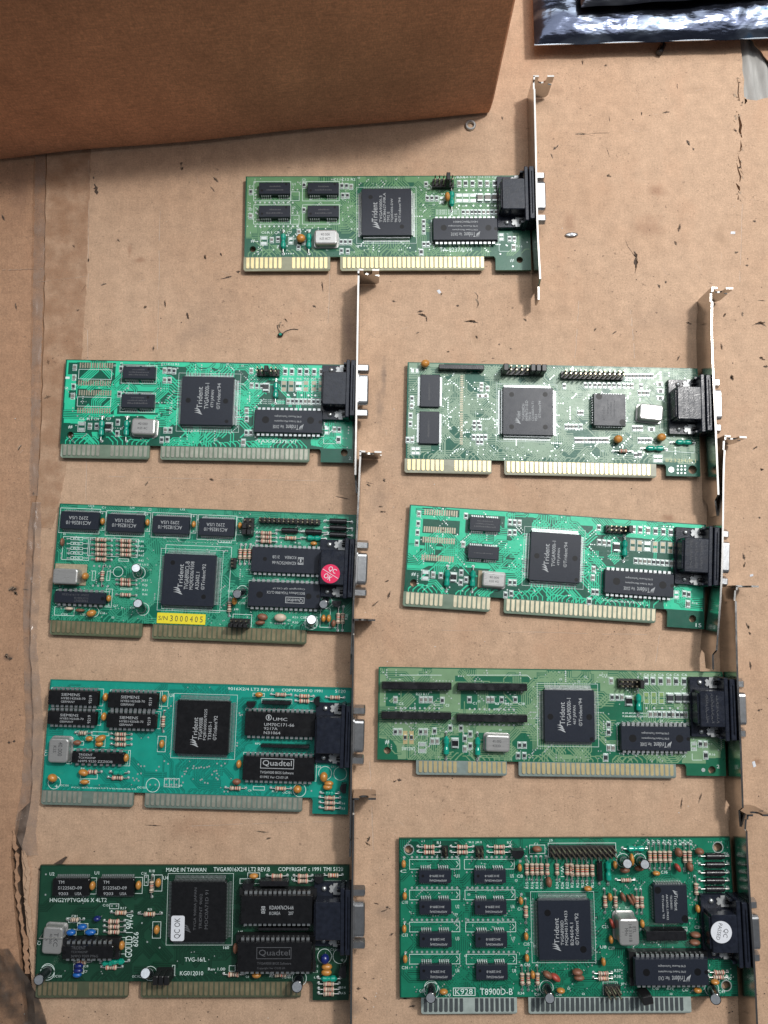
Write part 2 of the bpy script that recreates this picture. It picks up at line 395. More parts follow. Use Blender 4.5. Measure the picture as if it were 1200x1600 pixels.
        put('resistor_block' if big != 2 else 'power_block', me, s.root, (p[0], p[1], 0), 0 if v else math.pi/2)
        a, b = (w/2, L_/2) if v else (L_/2, w/2)
        s.pad.rect(p[0]-a-.12, p[1]-b-.25, p[0]+a+.12, p[1]+b+.25, .055)
        if sk: s.silk.frame(p[0]-a-.42, p[1]-b-.5, p[0]+a+.42, p[1]+b+.5, .17, .075)
    def smds(s, y, xs, v=1, big=0, m=None):
        for x in xs: s.smd(x, y if not isinstance(y, tuple) else y[0]+(y[1]-y[0])*(x-xs[0])/(xs[-1]-xs[0]), v, big, m)
    def res(s, x, y, v=0, L_=5.6, sp=9.0, k=None):
        p = s.L(x, y, 1.5); put('resistor', me_res(L_, sp, random.randrange(4) if k is None else k), s.root, (p[0], p[1], 0), R(90) if v else 0)
        for q in (-1, 1):
            a = (p[0], p[1]+q*sp/2) if v else (p[0]+q*sp/2, p[1]); s.via.disc(a[0], a[1], .1, .75, 8)
    def ind(s, x, y, v=0, L_=8.0, sp=13.0, black=False):
        p = s.L(x, y, 1.7); put('choke' if black else 'inductor', me_ind(L_, sp, black), s.root, (p[0], p[1], 0), R(90) if v else 0)
        for q in (-1, 1):
            a = (p[0], p[1]+q*sp/2) if v else (p[0]+q*sp/2, p[1]); s.via.disc(a[0], a[1], .1, .8, 8)
    def cap(s, x, y, v=1, w=2.4, l=4.6, h=3.6, m=None, a=0, name='capacitor', oval=0):
        p = s.L(x, y, h/2+1.2); put(name, me_cap(w, l, h, m or M_ORANGE), s.root, (p[0], p[1], 0), R((0 if v else 90)+a))
        if oval:
            q = s.L(x, y, 0); aa = R(0)
            ww, hh = (2.1, 3.9) if v else (3.9, 2.1)
            s.silk.frame(q[0]-ww, q[1]-hh, q[0]+ww, q[1]+hh, .22, .075)
    def elec(s, bx, by, tx, ty, r=2.5, h=10.5):
        a = s.L(bx, by, 0.5); b = s.L(tx, ty, h)
        m = MB(); A = Vector((a[0], a[1], .4)); B = Vector((b[0], b[1], h)); m.cyl(A, B, r, seg=20, mi=0)
        d = (B-A).normalized(); m.cyl(B, B+d*.05, r-.35, seg=20, mi=1); m.cyl(B-d*.02, B+d*.12, r, r-.25, seg=20, mi=0, cap=False)
        o = put('electrolytic_capacitor', m.mesh('electrolytic_capacitor', [M_SLEEVE, M_CAN]), s.root)
        s.silk.ring(a[0], a[1], r+1.0, .25, .075)
    def to92(s, x, y, rot=0, w=4.6):
        p = s.L(x, y, 4)
        def f():
            m = MB(); pts = [(w/2*math.cos(R(t)), w/2*math.sin(R(t))) for t in range(-20, 201, 20)]
            m.rings([[(a,b,1.2) for a,b in pts], [(a,b,5.6) for a,b in pts]], 0)
            for q in (-1.2, 0, 1.2): m.cyl((q,0,1.3),(q,0,0),.25,seg=5,mi=1)
            return m.mesh('transistor', [M_PLASTIC, M_WIRE])
        put('transistor', cached(('to92', w), f), s.root, (p[0], p[1], 0), R(rot))
    def header(s, x0, y0, x1, y1, nx, ny, caps=(), zb=2.5, hp=8.6, bent=0):
        r = s.rc(x0, y0, x1, y1, zb/2); m = MB(); m.box(r[0], r[1], .1, r[2], r[3], zb)
        dx = (r[2]-r[0])/nx; dy = (r[3]-r[1])/ny
        for i in range(nx-1): m.box(r[0]+dx*(i+1)-.12, r[1]-.02, zb, r[0]+dx*(i+1)+.12, r[3]+.02, zb+.01)
        o = put('pin_header', m.mesh('pin_header', [M_HDR]), s.root)
        pm = MB()
        for i in range(nx):
            for j in range(ny):
                x = r[0]+dx*(i+.5); y = r[1]+dy*(j+.5); pm.box(x-.32, y-.32, zb, x+.32, y+.32, hp)
        put('header_pins', pm.mesh('header_pins', [M_GOLDPIN]), o, kind='stuff')
        for (i, j, ww) in caps:
            x = r[0]+dx*(i+.5); y = r[1]+dy*(j+ww/2); c = MB()
            c.slab(dx*.92, dy*ww*.98, zb+.3, hp+1.0, .05, b=.3)
            put('jumper_cap', c.mesh('jumper_cap', [M_HDR]), s.root, (x, y, 0))
    def bar(s, x0, y0, x1, y1, h=5.0, name='resistor_network', z0=.8, holes=0, m=None):
        r = s.rc(x0, y0, x1, y1, h); mb = MB(); w = r[2]-r[0]; d = r[3]-r[1]+(.9 if holes else 0)
        mb.slab(w, d, z0, h, .12, b=.25)
        o = put(name, mb.mesh(name, [m or M_PLASTIC]), s.root, ((r[0]+r[2])/2, (r[1]+r[3])/2, 0))
        pm = MB(); n = max(3, int(w/2.54)); 
        for i in range(n):
            x = -w/2+w*(i+.5)/n; pm.box(x-.25, -.2, 0, x+.25, .2, z0+.1)
            if holes: pm.box(x-.35, -d/2-.12, z0+.2, x+.35, -d/2+.02, h*.55); 
        put('pins', pm.mesh('pins', [M_SOLDER]), o, kind='stuff')
        return o
    def box(s, name, x0, y0, x1, y1, z0, z1, m, d=.1):
        r = s.rc(x0, y0, x1, y1, z1); mb = MB(); mb.slab(r[2]-r[0], r[3]-r[1], z0, z1, d, b=.2)
        return put(name, mb.mesh(name, [m]), s.root, ((r[0]+r[2])/2, (r[1]+r[3])/2, 0))
    # ---- chips
    def mark(s, o, w, h, z, lines, rot, m=None, m2=None):
        mb = MB()
        for l in lines:
            if l is None: continue
            txt, u0, v0, u1, v1 = l[:5]; mi = l[5] if len(l) > 5 else 0
            # reading frame -> chip frame
            if rot == 0: a = (-w/2+u0*w, h/2-v1*h, -w/2+u1*w, h/2-v0*h)
            elif rot == 180: a = (w/2-u1*w, -h/2+v0*h, w/2-u0*w, -h/2+v1*h)
            elif rot == 90: a = (-w/2+v0*w, -h/2+u0*h, -w/2+v1*w, -h/2+u1*h)
            else: a = (w/2-v1*w, h/2-u1*h, w/2-v0*w, h/2-u0*h)
            if txt == '#box': mb.frame(*a, .28, z, mi)
            elif txt == '#ring': 
                mb.ring((a[0]+a[2])/2, (a[1]+a[3])/2, abs(a[3]-a[1])/2, .32, z, 16, mi); mb.rect((a[0]+a[2])/2-.35, a[1]+.8, (a[0]+a[2])/2+.35, a[3]-.6, z, mi)
            elif txt == '#scr':
                t_ = 0.0
                while t_ < .95:
                    d = random.uniform(.03, .07)
                    lo = t_; hi = min(t_+d, 1)
                    if rot in (0, 180): mb.rect(a[0]+(a[2]-a[0])*lo, a[1], a[0]+(a[2]-a[0])*hi, a[1]+(a[3]-a[1])*random.uniform(.55, 1), z, mi)
                    else: mb.rect(a[0], a[1]+(a[3]-a[1])*lo, a[0]+(a[2]-a[0])*random.uniform(.55, 1), a[1]+(a[3]-a[1])*hi, z, mi)
                    t_ = hi+random.uniform(.015, .04)
            elif txt == '#logo':
                # three swept slashes
                for k in range(3):
                    q = []
                    n = 6
                    for i in range(n+1):
                        f = i/n; wv = .16*math.sin(math.pi*min(1, f*1.1)**.6)+.02; cx = .12+.26*k+f*.28+.1*math.sin(f*math.pi); cy = (k*.12)+f*(.86-.1*k)
                        q.append((cx, cy, wv*.5))
                    tri = [(c-w_, y_) for c, y_, w_ in q]+[(c+w_, y_) for c, y_, w_ in reversed(q)]
                    out = []
                    for (u, v) in tri:
                        if rot == 0: p = (a[0]+u*(a[2]-a[0]), a[1]+v*(a[3]-a[1]))
                        elif rot == 180: p = (a[2]-u*(a[2]-a[0]), a[3]-v*(a[3]-a[1]))
                        elif rot == 90: p = (a[2]-v*(a[2]-a[0]), a[1]+u*(a[3]-a[1]))
                        else: p = (a[0]+v*(a[2]-a[0]), a[3]-u*(a[3]-a[1]))
                        out.append((*p, z))
                    N = len(out)
                    fs = [(i, i+1, N-2-i, N-1-i) for i in range(N//2-1)]
                    if rot in (90, -90): pass
                    mb.add(out, fs, mi)
            else: text_into(mb, txt, *a, rot, z, mi)
        if mb.f: put('marking', mb.mesh('marking', [m or M_MARK, m2 or M_MARKDIM]), o)
    def chip(s, name, x0, y0, x1, y1, kind='soj', n=10, rot=0, lines=(), top=None, skip=(), sock=False, dims=(), m=None, mk=None, bare=True):
        TOP = top or {'soj': 3.5, 'qfp': 3.7, 'dip': 4.2, 'plcc': 4.4, 'tsop': 1.4}[kind]
        if sock: TOP = 8.2
        r = s.rc(x0, y0, x1, y1, TOP); w = r[2]-r[0]; h = r[3]-r[1]; cx = (r[0]+r[2])/2; cy = (r[1]+r[3])/2
        zb = TOP-(3.3 if kind in ('qfp','dip','plcc') else 2.7 if kind == 'soj' else 1.2)
        dd = .22 if kind != 'dip' else .45
        w += dd; h += dd
        mb = MB(); mb.slab(w, h, zb, TOP, dd, 0)
        for (a, b, rr) in dims:
            p = s.L(a, b, TOP); mb.disc(p[0]-cx, p[1]-cy, TOP+.012, rr, 14, 1)
        if kind == 'dip':      # end notch
            mb.disc((w/2-dd-.9)*(1 if rot == 180 else -1), 0, TOP+.014, .95, 12, 1)
        o = put(name, mb.mesh(name, [m or M_EPOXY, M_DIMPLE]), s.root, (cx, cy, 0))
        pm = MB(); zm = (zb+TOP)/2
        if kind == 'qfp':
            pw = .27
            npn = n
            for side in range(4):
                ext = h if side % 2 else w; off = w/2 if side % 2 else h/2
                for i in range(npn):
                    t_ = -ext/2+1.0+(ext-2.0)*(i+.5)/npn
                    for (p0, p1, za, zc) in ((off-.1, off+.55, zm, zm-.05), (off+.5, off+.9, zm-.05, .15), (off+.85, off+1.95, .18, .12)):
                        q = [(t_-pw/2,p0,za),(t_+pw/2,p0,za),(t_+pw/2,p1,zc),(t_-pw/2,p1,zc)]
                        if side == 0: v = q
                        elif side == 1: v = [(b_,-a_,c_) for a_,b_,c_ in q]
                        elif side == 2: v = [(-a_,-b_,c_) for a_,b_,c_ in q]
                        else: v = [(-b_,a_,c_) for a_,b_,c_ in q]
                        pm.add(v, [(3,2,1,0)])
            s.qfps.append((cx, cy, w, h, npn))
            s.silk.frame(cx-w/2-2.7, cy-h/2-2.7, cx+w/2+2.7, cy+h/2+2.7, .16, .075)
        elif kind == 'plcc':
            for side in range(4):
                ext = h if side % 2 else w; off = w/2 if side % 2 else h/2
                for i in range(n):
                    t_ = -ext/2+1.4+(ext-2.8)*(i+.5)/n
                    bx = (t_-.33, off-.15, .1, t_+.33, off+.35, zm)
                    if side == 0: b = bx
                    elif side == 1: b = (bx[1],-bx[3],bx[2],bx[4],-bx[0],bx[5])
                    elif side == 2: b = (-bx[3],-bx[4],bx[2],-bx[0],-bx[1],bx[5])
                    else: b = (-bx[4],bx[0],bx[2],-bx[1],bx[3],bx[5])
                    pm.box(*b)
                    pm.rect(b[0]-.05*1, b[1]-.05, b[3]+.05, b[4]+.05, .11)
        else:
            vert = (m is not None and False)
            long_x = w >= h
            ext = w if long_x else h; off = h/2 if long_x else w/2
            for i in range(n):
                if i in skip: continue
                t_ = -ext/2+(1.0 if kind != 'dip' else 1.2)+(ext-(2.0 if kind != 'dip' else 2.4))*(i+.5)/n
                for sg in (-1, 1):
                    if kind == 'dip':
                        pw = .75; b = [(t_-pw, off-.1, zm-.12, t_+pw, off+1.0, zm+.12), (t_-pw, off+.85, zm-1.4 if not sock else zm-.9, t_+pw, off+1.12, zm+.10), (t_-.28, off+.85, .05 if not sock else 4, t_+.28, off+1.12, zm-.8)]
                    elif kind == 'soj':
                        b = [(t_-.24, off-.15, .35, t_+.24, off+.42, zm), (t_-.3, off-.5, .05, t_+.3, off+1.1, .14)]
                    else:
                        pwd = min(.24, ext/n*.3); b = [(t_-pwd, off-.1, .5, t_+pwd, off+.4, .7), (t_-pwd, off+.3, .06, t_+pwd, off+1.2, .16)]
                    for q in b:
                        q = list(q)
                        if sg < 0: q[1], q[4] = -q[4], -q[1]
                        if not long_x: q = [q[1], q[0], q[2], q[4], q[3], q[5]]
                        pm.box(*q)
        put('pins', pm.mesh('pins', [M_TIN]), o, kind='stuff')
        if sock:
            sb = MB(); sb.box(-w/2-1.2, -h/2-1.4, .5, w/2+1.2, -h/2+2.2, 4.4); sb.box(-w/2-1.2, h/2-2.2, .5, w/2+1.2, h/2+1.4, 4.4)
            for k in (-1, 0, 1): sb.box(k*(w/2-.2)-1, -h/2+2.2, .6, k*(w/2-.2)+1, h/2-2.2, 3.6)
            put('chip_socket', sb.mesh('chip_socket', [M_HDR]), s.root, (cx, cy, 0))
        if kind == 'dip' and not sock: s.silk.frame(cx-w/2-.5, cy-h/2-.5, cx+w/2+.5, cy+h/2+.5, .2, .075)
        s.mark(o, w, h, TOP+.02, lines, rot, mk)
        return o
    def xtal(s, x0, y0, x1, y1, top=4.6, lines=(), rot=0, ang=0, base=True, m=None):
        r = s.rc(x0, y0, x1, y1, top); w = r[2]-r[0]; h = r[3]-r[1]; cx = (r[0]+r[2])/2; cy = (r[1]+r[3])/2
        mb = MB(); q = min(w, h)*.12
        mb.rbox(-w/2, -h/2, .5, w/2, h/2, top, q+.5, .8, 0, 4)
        if base: mb.rbox(-w/2-.6, -h/2-.6, .2, w/2+.6, h/2+.6, .9, q+.6, .2, 0, 4)
        o = put('crystal', mb.mesh('crystal', [m or M_XTAL]), s.root, (cx, cy, 0), R(ang))
        s.mark(o, w, h, top+.02, lines, rot, M_INK, M_INK)
        return o
    # ---- bracket and connector
    def bracket(s, pts, yc, tongue=None, shell='f', skew=0.0, emb=False):
        HB = 18.4
        c, n = math.cos(s.th), math.sin(s.th)
        def loc(u, v, z):
            w = W(u, v, z); dx = w[0]-s.o[0]; dy = w[1]-s.o[1]; return (dx*c+dy*n, -dx*n+dy*c)
        q = [loc(u, v, HB) for u, v in pts]
        z0 = -s.ZB+.15; z1 = z0+HB
        # smooth the run of points
        run = []
        for a, b in zip(q[:-1], q[1:]):
            for k in range(4): run.append((a[0]+(b[0]-a[0])*k/4, a[1]+(b[1]-a[1])*k/4))
        run.append(q[-1])
        for _ in range(2): run = [run[0]]+[((run[i-1][0]+2*run[i][0]+run[i+1][0])/4, run[i][1]) for i in range(1, len(run)-1)]+[run[-1]]
        T = .9; mb = MB(); rs = []
        y0 = run[0][1]; N = len(run)
        for i, (x, y) in enumerate(run):
            a, b = z0, z1
            d = y0-y
            if 1.5 < d < 7: b = z1-1.3; a = z0+1.0
            rs.append([(x,y,a),(x,y,b),(x+T,y,b),(x+T,y,a)])
        # insert crisp shoulders near the tab
        def at(d):
            yy = y0-d
            for (a, b) in zip(run[:-1], run[1:]):
                if b[1] <= yy <= a[1]:
                    f = (a[1]-yy)/max(a[1]-b[1], 1e-6); return a[0]+(b[0]-a[0])*f
            return run[-1][0]
        rs = []
        ds = [0, 2.0, 2.1, 6.9, 7.4]+[12+i*6.0 for i in range(40)]
        total = y0-run[-1][1]
        for d in [d for d in ds if d < total-.5]+[total]:
            cut = 2.05 < d < 7.0
            a, b = (z0+1.2, z1-1.5) if cut else (z0, z1)
            x = at(d); y = y0-d; rs.append([(x,y,a),(x,y,b),(x+T,y,b),(x+T,y,a)])
        if tongue:
            tx, ty = loc(tongue[0], tongue[1], z0+s.ZB+12.5)
            x, y = run[-1]
            m1 = (x+(tx-x)*.25, y+(ty-y)*.25)
            rs.append([(m1[0],m1[1],z0+4.6),(m1[0],m1[1],z1-4.6),(m1[0]+T,m1[1],z1-4.6),(m1[0]+T,m1[1],z0+4.6)])
            rs.append([(tx,ty,z0+5.2),(tx,ty,z1-5.2),(tx+T,ty,z1-5.2),(tx+T,ty,z0+5.2)])
        mb.rings(rs, 0)
        o = put('bracket', mb.mesh('bracket', [M_STEEL]), s.root)
        # bent mounting tab: a plate standing across the card with its screw slot
        arc = [(5.3+2.3*math.cos(R(a)), HB-3.0+2.3*math.sin(R(a))) for a in range(180, 361, 30)]
        out = [(0, 1.0), (0, HB), (3.0, HB)]+arc+[(7.6, HB), (11.2, HB), (11.2, 13.6), (9.0, 13.2), (9.0, 12.0), (11.2, 11.6), (11.0, 3.4), (9.8, 1.4), (8.2, 1.0)]
        tm = curve_mesh('mounting_tab', [out], .9, [M_STEEL])
        t_ = put('mounting_tab', tm, o, (run[0][0], run[0][1]-.05, z0)); t_.rotation_euler = (R(90), 0, R(skew))
        # connector
        cy = loc(pts[0][0], yc, s.ZB+9)[1]
        cx = at(y0-cy)-.1
        k = MB()
        k.slab(13.6, 29.5, .1, 3.0, .1, 0, .15, -11.8, 0)
        k.slab(12.6, 17.6, 2.9, 11.6, .15, 0, .35, -11.0, 0)
        k.slab(9.0, 15.0, 2.9, 10.4, .15, 0, .35, -13.6, 0)
        for sg in (-1, 1): k.box(-6.8, sg*14.2-.5, 3.0, -5.0, sg*14.2+.5, 8.5)
        co = put('video_connector', k.mesh('video_connector', [M_PLASTIC2]), s.root, (cx, cy, 0))
        f = MB(); f.slab(2.2, 30.6, -1.2, 12.0, .1, 0, .3, -4.2, 0); f.slab(2.9, 29.6, -1.2, 13.0, .1, 0, .3, -1.5, 0); f.slab(.5, 24.0, 12.9, 13.3, .02, 0, .1, -1.5, 0)
        put('flange', f.mesh('flange', [M_PLASTIC2]), co)
        if emb:
            e_ = MB(); rr = random.Random(int(yc))
            for col_ in range(3):
                y_ = -6.5
                while y_ < 6.5:
                    l_ = rr.uniform(.5, 1.6); xx_ = -14.5+col_*2.6
                    e_.line((xx_+rr.uniform(0,.4), y_), (xx_+rr.uniform(.6,1.6), y_+l_*rr.uniform(.2,1)), .18, 11.66); e_.line((xx_+rr.uniform(0,1.4), y_), (xx_+rr.uniform(0,.6), y_+l_), .15, 11.67); y_ += l_+.35
            put('moulded_marks', e_.mesh('moulded_marks', [M_MARKDIM]), co, kind='stuff')
        for sg in (-1, 1):
            m = MB(); yy = sg*12.0
            pts2 = [(-11.2, yy-1.0), (-10.2, yy-1.9), (-9.2, yy-1.2), (-9.0, yy-2.6), (-5.2, yy-2.6), (-5.2, yy+2.6), (-9.0, yy+2.6), (-9.2, yy+1.2), (-10.2, yy+1.9), (-11.2, yy+1.0), (-10.6, yy)]
            me = curve_mesh('grounding_clip', [pts2], .5, [M_CLIP], 3.5)
            put('grounding_clip', me, co)
            m.ell(1.3, 1.3, .9, 3.3, 12, 6, 0); put('rivet', m.mesh('rivet', [M_TIN]), co, (-13.6, yy, 0))
            m = MB(); m.cyl((-7.2, yy, 4.6), (-5.0, yy, 4.6), .95, seg=10); put('screw_tip', m.mesh('screw_tip', [M_PLASTIC]), co)
            m = MB(); hx = [(2.75*math.cos(R(60*i)), 2.75*math.sin(R(60*i))) for i in range(6)]
            m.rings([[(T+.05, yy+a, 6.2+b) for a, b in hx], [(T+5.0, yy+a, 6.2+b) for a, b in hx], [(T+5.5, yy+a*.85, 6.2+b*.85) for a, b in hx]], 0)
            m.cyl((T+5.45, yy, 6.2), (T+5.6, yy, 6.2), 1.5, seg=12, mi=1)
            put('jack_screw', m.mesh('jack_screw', [M_NICKEL, M_PLASTIC]), co)
        m = MB()
        def dring(x, i):
            pr = []
            cs = [(8.0-i, 4.2-i, 0), (-8.0+i, 4.2-i, 90), (-7.0+i, -4.2+i, 180), (7.0-i, -4.2+i, 270)]
            for (a, b, a0) in cs:
                for kk in range(4):
                    t2 = R(a0+30*kk); rr = 1.7
                    pr.append((x, a-math.copysign(rr, a)+rr*math.cos(t2), 6.2+b-math.copysign(rr, b)+rr*math.sin(t2)))
            return pr
        m.rings([dring(T+.05, -.8), dring(T+.6, -.8), dring(T+.9, 0), dring(T+4.9, 0), dring(T+5.4, .4)], 0, True, False, False)
        m.rings([dring(T+5.4, .4), dring(T+5.4, .9)], 0, False, False); m.rings([dring(T+5.3, .9)]+[dring(T+5.2, .95)], 1, False, True)
        put('connector_shell', m.mesh('connector_shell', [M_NICKEL, M_PLASTIC]), co)
        s.conn = (cx, cy)
    # ---- copper artwork
    def artwork(s, seed, density=1.0, fan=True, feeds=True, pitch=4, fat=True, moat=6.5):
        rnd = random.Random(seed)
        C = .24; H = -s.yt; nx = int(s.wmax/C); ny = int(H/C)
        cu = np.zeros((ny, nx), bool)
        yy, xx = np.mgrid[0:ny, 0:nx]; X = (xx+.5)*C; Y = -(yy+.5)*C
        for poly in s.pours:
            ins = np.zeros((ny, nx), bool); n = len(poly)
            for i in range(n):
                x0, y0 = poly[i]; x1, y1 = poly[(i+1) % n]
                if y0 == y1: continue
                cnd = ((y0 > Y) != (y1 > Y)) & (X < (x1-x0)*(Y-y0)/(y1-y0)+x0); ins ^= cnd
            cu |= ins
        for (a, b, c_, d) in s.clears:
            cu[(X > a) & (X < c_) & (Y > b) & (Y < d)] = False
        for (cx, cy, w, h, npn) in s.qfps:
            if moat: cu[(abs(X-cx) < w/2+moat) & (abs(Y-cy) < h/2+moat*.8)] = False
        cu[:2] = cu[-1:] = False; cu[:, :3] = False; cu[:, -3:] = False
        clr = np.zeros((ny, nx), bool); core = np.zeros((ny, nx), bool)
        def cell(x, y, arr, rad):
            i = int(-y/C); j = int(x/C); arr[max(0, i-rad):max(0, i+rad+1), max(0, j-rad):max(0, j+rad+1)] = True
        ends = []
        def trace(pts, via=True):
            for a, b in zip(pts[:-1], pts[1:]):
                L_ = math.hypot(b[0]-a[0], b[1]-a[1]); n = max(1, int(L_/(C*.7)))
                for k in range(n+1):
                    x = a[0]+(b[0]-a[0])*k/n; y = a[1]+(b[1]-a[1])*k/n
                    if 0.8 < x < s.wmax-.8 and s.yt+.3 < y < -.8: i_=int(-y/C); j_=int(x/C); clr[max(0,i_-1):i_+3, max(0,j_-1):j_+3] = True; core[i_:i_+(2 if fat else 1), j_:j_+(2 if fat else 1)] = True
                    else: return
            if via: ends.append(pts[-1])
        P_ = C*pitch
        if feeds:
            i = 0; fx = sorted(s.fx)
            while i < len(fx):
                n = rnd.randint(2, 6); sg = rnd.choice((-1, 1)); a = rnd.uniform(.3, 1.0); d = rnd.uniform(1.2, 3.5); u = rnd.uniform(.5, 2.5)
                for k, x in enumerate(fx[i:i+n]):
                    off = (k if sg < 0 else n-1-k)*.55
                    trace([(x, s.yt+.4), (x, s.yt+a+off*.6), (x+sg*d, s.yt+a+off*.6+d), (x+sg*(d+u), s.yt+a+off*.6+d)], rnd.random() < .6)
                i += n
        for (cx, cy, w, h, npn) in s.qfps if fan else []:
            for side in range(4):
                ext = h if side % 2 else w; off = (w/2 if side % 2 else h/2)+1.2
                i = 0
                while i < npn:
                    n = rnd.randint(3, 9); sg = rnd.choice((-1, 1)); a = rnd.uniform(.5, 2.0); d = rnd.uniform(1.0, 5.0); u = rnd.uniform(0, 6)
                    if rnd.random() < .2: i += rnd.randint(1, 3)
                    for k in range(n):
                        ii = i+k
                        if ii >= npn: break
                        if k % 2: continue
                        t_ = -ext/2+1.0+(ext-2)*(ii+.5)/npn
                        kk = (k if sg < 0 else n-1-k)*.30
                        seg = [(t_, off), (t_, off+a+kk), (t_+sg*d, off+a+kk+d), (t_+sg*d, off+a+kk+d+u)]
                        if side == 0: v = [(cx+p, cy+q) for p, q in seg]
                        elif side == 1: v = [(cx+q, cy-p) for p, q in seg]
                        elif side == 2: v = [(cx-p, cy-q) for p, q in seg]
                        else: v = [(cx-q, cy+p) for p, q in seg]
                        trace(v, rnd.random() < .35)
                    i += n
        D8 = [(1,0),(.7071,.7071),(0,1),(-.7071,.7071),(-1,0),(-.7071,-.7071),(0,-1),(.7071,-.7071)]
        for _ in range(int(s.wmax*H/95*density)):
            n = rnd.choice((1, 1, 2, 3, 4, 5, 6, 8)); d = rnd.choice((0, 0, 2, 4, 4, 6, 1, 3, 5, 7))
            x, y = rnd.uniform(2, s.wmax-2), rnd.uniform(s.yt+1, -1.5)
            segs = []
            for k in range(rnd.randint(2, 4)):
                segs.append((d, rnd.uniform(2, 11))); d = (d+rnd.choice((-1, 1))) % 8
            nrm0 = D8[(segs[0][0]+2) % 8]
            for k in range(n):
                # parallel polyline: offset each corner along the bisector
                o_ = (k-(n-1)/2)*P_; pts = [(x+nrm0[0]*o_, y+nrm0[1]*o_)]; px, py = x, y
                for q, (dd, ll) in enumerate(segs):
                    px += D8[dd][0]*ll; py += D8[dd][1]*ll
                    n1 = D8[(dd+2) % 8]
                    if q+1 < len(segs):
                        n2 = D8[(segs[q+1][0]+2) % 8]; bx = n1[0]+n2[0]; by = n1[1]+n2[1]; l2 = bx*n1[0]+by*n1[1]
                        pts.append((px+bx/l2*o_, py+by/l2*o_))
                    else: pts.append((px+n1[0]*o_, py+n1[1]*o_))
                trace(pts, rnd.random() < .5)
        cu &= ~clr; cu |= core
        for hx_, hy_, hr_ in s.hl: cu[(X-hx_)**2+(Y-hy_)**2 < (hr_+.3)**2] = False
        m = MB(); prev = {}
        for i in range(ny):
            row = np.concatenate(([0], cu[i].astype(np.int8), [0])); dlt = np.diff(row)
            st_ = np.where(dlt == 1)[0]; en = np.where(dlt == -1)[0]; cur = {}
            for a, b in zip(st_, en): cur[(int(a), int(b))] = prev.pop((int(a), int(b)), i)
            for (a, b), r0 in prev.items(): m.rect(a*C, -i*C, b*C, -r0*C, .035)
            prev = cur
        for (a, b), r0 in prev.items(): m.rect(a*C, -ny*C, b*C, -r0*C, .035)
        put('copper_traces', m.mesh('copper_traces', [s.light]), s.root, kind='stuff')
        for (x, y) in ends[::3]:
            if 1 < x < s.wmax-1 and s.yt+.5 < y < -1: s.via.disc(x, y, .09, .30, 6)
    def micro(s, n, seed):
        r = random.Random(seed); D = [(1,0),(0,1),(.7,.7),(.7,-.7)]
        for _ in range(n):
            x = r.uniform(1.5, s.wmax-1.5); y = r.uniform(s.yt+.8, -1.2); k = r.random()
            if k < .70:
                dx, dy = r.choice(D); m_ = r.choice((1,1,2,3,4,6)); g = r.choice((1.0,1.27,1.6))
                for i in range(m_):
                    a, b = x+dx*g*i, y+dy*g*i
                    if 1 < a < s.wmax-1 and s.yt+.6 < b < -.8: s.via.disc(a, b, .09, r.choice((.26,.32,.4)), 6)
            elif k < .9:
                w_, h_ = r.choice(((.6,.18),(.18,.6),(1.1,.16),(.16,1.1))); s.silk.rect(x, y, x+w_, y+h_, .074)
                s.silk.rect(x, y, x+.16, y+.5, .076)
            else:
                s.silk.frame(x, y, x+1.2, y+.8, .15, .074)
    def finish(s, seed, micro=0, **kw):
        if micro: s.micro(micro, seed+100)
        s.artwork(seed, **kw)
        put('silkscreen_print', s.silk.mesh('silkscreen_print', [M_SILK, M_SILKY]), s.root, kind='stuff')
        put('solder_joints', s.via.mesh('solder_joints', [M_SOLDER]), s.root, kind='stuff')
        put('solder_pads', s.pad.mesh('solder_pads', [M_SOLDER]), s.root, kind='stuff')
M_SMDK = mat('resistor_block_black', (0.03, 0.035, 0.04), 0.4)
M_SMDK2 = mat('capacitor_block_grey', (0.20, 0.19, 0.17), 0.5)

def qtext(l1, l2, l3, l4=None, l5=None, l6=None, name='Trident', dv=.11, mi=0):
    o = [('#logo', .17, .26, .31, .44, mi), (name, .33, .30, .76, .405, mi)]
    v = .45
    for k, t_ in enumerate([l1, l2, l3, l4, l5, l6]):
        if t_: o.append((t_, .33, v, .33+.052*len(t_), v+dv*.62, mi)); v += dv
    return o
